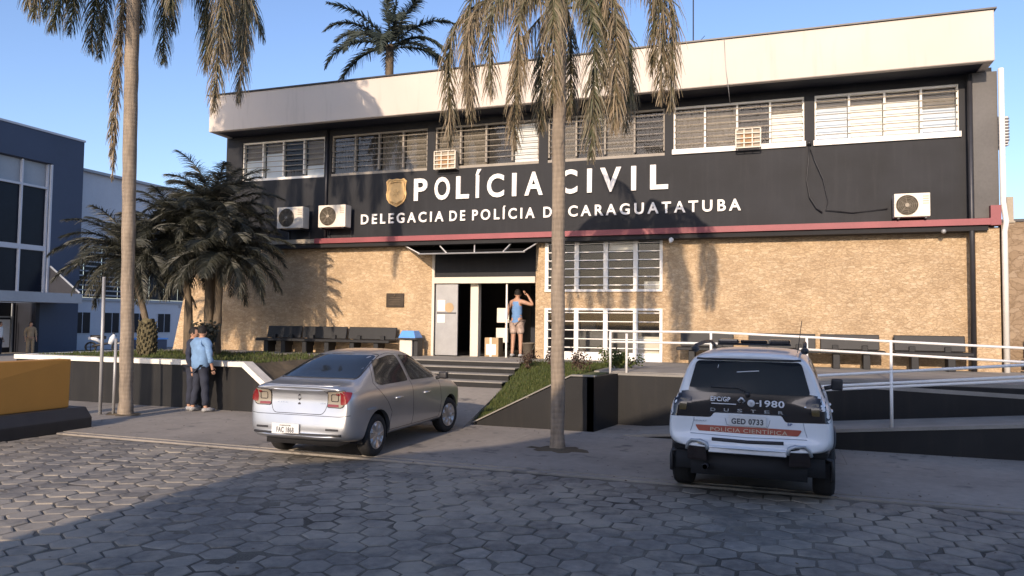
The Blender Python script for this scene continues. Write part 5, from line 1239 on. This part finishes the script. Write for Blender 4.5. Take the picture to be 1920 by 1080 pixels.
    for y, st in ((0, 0), (2.67, 0)):
        for s in (1, -1): wheel(C, s*.79, y, .35, .24, s, 5, M['dark_metal'], st)
    return C
suv()

mc = thing('parked_motorcycle', 'small white motorcycle parked before the annex, just above the white coping', 'motorcycle', (-34.5, 31.0, .02))
b = new(); c0 = Vector((-34.5, 31.0, .02)); dv = Vector((.62, .55, 0)).normalized()
def mp(u, z, s=0): return c0+dv*u+Vector((-dv.y, dv.x, 0))*s+Vector((0, 0, z))
for nm, pts, r, mt in (('frame', [mp(-.55, .32), mp(-.1, .45), mp(.3, .5), mp(.55, .95)], .07, 'black_plastic'), ('fairing', [mp(-.75, .78), mp(-.4, .74), mp(-.15, .55)], [.08, .12, .08], 'white_car'), ('fairing', [mp(.30, .45), mp(.42, .75), mp(.50, .98)], [.12, .16, .08], 'white_car'), ('seat', [mp(-.65, .86), mp(-.2, .84), mp(.1, .80)], [.08, .11, .09], 'black_plastic'), ('handlebar', [mp(.42, 1.08, -.33), mp(.5, 1.02), mp(.42, 1.08, .33)], .03, 'dark_metal')):
    b = new(); tube(b, pts, r, 10); obj(nm, b, M[mt], mc, True)
for u in (-.62, .66):
    b = new(); pts = [mp(u+.25*math.cos(a), .29+.25*math.sin(a)) for a in [2*math.pi*k/20 for k in range(21)]]; tube(b, pts, .05, 8); tube(b, [mp(u-.22, .29), mp(u+.22, .29)], .02, 5); tube(b, [mp(u, .07), mp(u, .51)], .02, 5); obj('wheel', b, M['rubber'], mc, True)
t = thing('storage_bin', 'low blue container before the annex between the sign post and the left palm', 'container', (-35.5, 34.5, 0))
b = new(); bx(b, -36.0, -35.0, 33.9, 36.0, -.05, .62); bevel(b, .04, 2); obj('body', b, M['navy_wall'], t)
b = new(); bx(b, -36.05, -34.95, 33.85, 36.05, .63, .72); bevel(b, .03, 2); obj('lid', b, M['blue_plastic'], t)

# ================================================================== PEOPLE
def skin_bm(V, E, rad, root, lev=2):
    me = bpy.data.meshes.new('s'); me.from_pydata([tuple(v) for v in V], E, []); o = bpy.data.objects.new('s', me); col.objects.link(o)
    md = o.modifiers.new('k', 'SKIN'); md.use_smooth_shade = True
    for i, r in enumerate(rad):
        sv = me.skin_vertices[0].data[i]; sv.radius = r if isinstance(r, tuple) else (r, r); sv.use_root = (i == root)
    sb = o.modifiers.new('s', 'SUBSURF'); sb.levels = lev; sb.render_levels = lev
    m2 = evaluated(o); bpy.data.objects.remove(o); b = new(); b.from_mesh(m2); bpy.data.meshes.remove(m2); return b
def chain(J, names, rad):
    V = [J[n] for n in names]; E = [(i, i+1) for i in range(len(V)-1)]; return V, E, rad
def person(label, base, rot, J, cloth, scale=1.0, headturn=0, hair=True, fingers=True):
    """J: joint positions in metres, person facing +y, before rotation."""
    T = thing('person', label, 'person', base); T.rotation_euler = (0, 0, R(rot)); T.scale = (scale,)*3
    V = []; Rr = []; ix = {}
    def add(n, p, r): ix[n] = len(V); V.append(Vector(p)); Rr.append(r); return ix[n]
    order = [('pelvis', (.145, .105)), ('waist', (.125, .095)), ('chest', (.155, .11)), ('neckb', (.075, .07)), ('neck', .055), ('head0', .06)]
    for n, r in order: add(n, J[n], r)
    E = [(0, 1), (1, 2), (2, 3), (3, 4), (4, 5)]
    for s in ('l', 'r'):
        for n, r in (('sh', .062), ('el', .043), ('wr', .028), ('ha', .032)): add(s+n, J[s+n], r)
        E += [(ix['chest'] if False else ix['neckb'], ix[s+'sh']), (ix[s+'sh'], ix[s+'el']), (ix[s+'el'], ix[s+'wr']), (ix[s+'wr'], ix[s+'ha'])]
        for n, r in (('hip', .09), ('kn', .06), ('an', .04), ('to', .035)): add(s+n, J[s+n], r)
        E += [(ix['pelvis'], ix[s+'hip']), (ix[s+'hip'], ix[s+'kn']), (ix[s+'kn'], ix[s+'an']), (ix[s+'an'], ix[s+'to'])]
    b = skin_bm(V, E, Rr, 0)
    # fingers
    for s in ('l', 'r'):
        w0, h0 = Vector(J[s+'wr']), Vector(J[s+'ha']); d = (h0-w0).normalized(); sd = d.cross(Vector((1, 0, 0))).normalized() if abs(d.x) < .9 else d.cross(Vector((0, 1, 0))).normalized()
        cu = d.cross(sd).normalized()*(.35 if s == 'l' else -.35)
        for k, (o, l) in enumerate(((-.030, .062), (-.010, .075), (.010, .070), (.029, .055))):
            p = h0+sd*o+d*.02; tube(b, [p, p+d*l*.45+cu*.010, p+d*l*.8+cu*.03, p+d*l*.95+cu*.05], [.0095, .009, .008, .005], 6)
        p = w0.lerp(h0, .55)-sd*.028; tube(b, [p, p-sd*.025+d*.025, p-sd*.03+d*.055+cu*.02], [.012, .010, .006], 6)
    # head
    h = Vector(J['head']); b2 = new(); ball(b2, (0, 0, 0), (.076, .096, .118), 20, 16)
    for v in b2.verts:
        if v.co.z < -.03: v.co.x *= 1-.35*min(1, (-v.co.z-.03)/.09)
        if v.co.z < -.02 and v.co.y < 0: v.co.y *= .75
    bmesh.ops.create_cone(b2, segments=8, radius1=.018, radius2=.006, depth=.04, cap_ends=True, matrix=Matrix.Translation((0, .098, -.012)) @ Matrix.Rotation(R(-70), 4, 'X'))
    for s in (1, -1):
        ball(b2, (s*.077, -.005, -.005), (.012, .022, .032), 8, 6); ball(b2, (s*.03, .084, .012), (.013, .010, .008), 8, 6)
    ball(b2, (0, .088, -.055), (.026, .008, .007), 8, 6)
    rm = Matrix.Rotation(R(headturn), 4, 'Z'); bmesh.ops.transform(b2, matrix=Matrix.Translation(h) @ rm, verts=b2.verts[:])
    mt = bpy.data.meshes.new('h'); b2.to_mesh(mt); b2.free(); b.from_mesh(mt); bpy.data.meshes.remove(mt)
    for f in b.faces: f.smooth = True
    local_obj('body', b, M['skin'], T)
    if hair:
        b = new(); ball(b, (0, 0, 0), (.086, .106, .122), 22, 16)
        rnh = random.Random(2)
        for v in list(b.verts):
            if (v.co.z < -.045 and v.co.y > -.2) or (v.co.y > .045 and v.co.z < .06): b.verts.remove(v)
        for v in b.verts: v.co *= 1+rnh.uniform(-.02, .05)
        bmesh.ops.transform(b, matrix=Matrix.Translation(h+Vector((0, -.004, .012))) @ rm, verts=b.verts[:]); local_obj('hair', b, M['hair'], T)
    for nm, mat, parts in cloth:
        V = []; Rr = []; E = []
        if nm in ('shirt', 'tank_top'):
            tops = [('pelvis', (.185, .135)), ('waist', (.165, .13)), ('chest', (.175, .13)), ('neckb', (.10, .085))]
            V = [Vector(J[n]) for n, _ in tops]; V[0] = V[0]+Vector((0, 0, parts.get('hem', -.02))); Rr = [r for _, r in tops]; E = [(0, 1), (1, 2), (2, 3)]
            Rr = [(a*parts.get('bulk', 1), c*parts.get('bulk', 1)) for a, c in Rr]
            if parts.get('slim'): Rr = [(a*.88, c*.9) for a, c in Rr]; Rr[3] = (.062, .06)
            if nm == 'shirt':
                for s in ('l', 'r'):
                    i = len(V); sl = parts.get('sleeve', .8); e, wr = Vector(J[s+'el']), Vector(J[s+'wr']); V += [Vector(J[s+'sh']), e, e.lerp(wr, sl)]; Rr += [.085, .062, .05]; E += [(3, i), (i, i+1), (i+1, i+2)]
            else:
                for s in ('l', 'r'): i = len(V); V += [Vector(J['neckb']).lerp(Vector(J[s+'sh']), .75)]; Rr += [.075]; E += [(3, i)]
            b = skin_bm(V, E, Rr, 0)
            rq = random.Random(3)
            for v in b.verts: v.co += Vector((math.sin(v.co.z*43+v.co.x*20), math.sin(v.co.z*37+v.co.y*30), 0))*.006
        elif nm in ('trousers', 'shorts'):
            V = [Vector(J['pelvis'])+Vector((0, 0, .04))]; Rr = [(.160, .12)]
            for s in ('l', 'r'):
                i = len(V); hp, kn, an = (Vector(J[s+q]) for q in ('hip', 'kn', 'an'))
                if nm == 'trousers': V += [hp, kn, an+Vector((0, 0, .03))]; Rr += [.105, .080, .070]; E += [(0, i), (i, i+1), (i+1, i+2)]
                else: V += [hp, hp.lerp(kn, .80)]; Rr += [.12, .105]; E += [(0, i), (i, i+1)]
            b = skin_bm(V, E, Rr, 0)
            for v in b.verts: v.co += Vector((math.sin(v.co.z*31), math.cos(v.co.z*27), 0))*.005
        else:
            for s in ('l', 'r'):
                b = new(); a, t_ = Vector(J[s+'an']), Vector(J[s+'to']); tube(b, [(a.x, a.y-.06, .040), (a.x, a.y+.0, .055), a.lerp(t_, .6)+Vector((0, 0, -.005)), t_+Vector((0, .03, 0))], [.035, .05, .045, .028], 12); local_obj('shoe', b, mat, T)
            continue
        for f in b.faces: f.smooth = True
        local_obj(nm, b, mat, T)
    return T
def J0(**k):
    J = dict(pelvis=(0, 0, .93), waist=(0, 0, 1.10), chest=(0, 0, 1.30), neckb=(0, 0, 1.43), neck=(0, .01, 1.50), head0=(0, .015, 1.54), head=(0, .02, 1.60),
             lsh=(-.18, 0, 1.40), lel=(-.25, -.03, 1.12), lwr=(-.25, .05, .88), lha=(-.25, .07, .80), rsh=(.18, 0, 1.40), rel=(.25, -.03, 1.12), rwr=(.25, .05, .88), rha=(.25, .07, .80),
             lhip=(-.09, 0, .88), lkn=(-.11, .01, .48), lan=(-.12, -.02, .08), lto=(-.14, .14, .03), rhip=(.09, 0, .88), rkn=(.11, .01, .48), ran=(.12, -.02, .08), rto=(.14, .14, .03))
    J.update(k); return J
person('person in light blue shirt and dark jeans, back turned, at the black retaining wall', (-10.98, 12.2, .03), -12,
       J0(lsh=(-.21, 0, 1.40), rsh=(.21, 0, 1.40), lel=(-.36, .0, 1.17), lwr=(-.38, .14, 1.00), lha=(-.37, .20, .95), rel=(.32, -.04, 1.14), rwr=(.30, .04, .92), rha=(.29, .07, .84), lkn=(-.14, .02, .48), lan=(-.18, -.03, .08), lto=(-.21, .13, .03), rkn=(.13, .02, .48), ran=(.16, .02, .08), rto=(.20, .18, .03)),
       [('shirt', M['denim_shirt'], dict(hem=-.16, sleeve=.75, bulk=1.32)), ('trousers', M['jeans'], {}), ('shoes', M['shoe'], {})], 1.0, 25)
person('person in dark navy clothes mostly hidden beyond the man in the blue shirt', (-11.38, 12.40, .03), -60,
       J0(lel=(-.26, .08, 1.15), lwr=(-.15, .28, 1.10), lha=(-.10, .34, 1.13)), [('shirt', M['navy_cloth'], dict(hem=-.05, sleeve=.9)), ('trousers', M['jeans'], {}), ('shoes', M['shoe'], {})], .985, -10)
person('person in blue tank top and patterned shorts in the entrance, one arm raised', (-6.35, 18.35, 1.01), -10,
       J0(rel=(.40, .12, 1.32), rwr=(.26, .10, 1.56), rha=(.20, .08, 1.62), lel=(-.27, .0, 1.14), lwr=(-.33, .02, .90), lha=(-.34, .03, .82), head=(.0, .03, 1.60)),
       [('tank_top', M['tank_top'], dict(hem=-.15, slim=1)), ('shorts', M['shorts'], {}), ('shoes', M['shoe'], {})], 1.02, 20, hair=True)
person('distant person in a white shirt and dark trousers before the blue building entrance', (-35.9, 26.2, -.08), -60, J0(), [('shirt', M['white_cloth'], dict(hem=-.03, sleeve=.3)), ('trousers', M['jeans'], {}), ('shoes', M['shoe'], {})], 1.0)
person('distant person in khaki clothes standing in front of the pale poster of the blue building', (-36.0, 27.9, -.08), -110, J0(), [('shirt', M['khaki_cloth'], dict(hem=-.03, sleeve=.6)), ('trousers', M['khaki_cloth'], {}), ('shoes', M['shoe'], {})], 1.0)
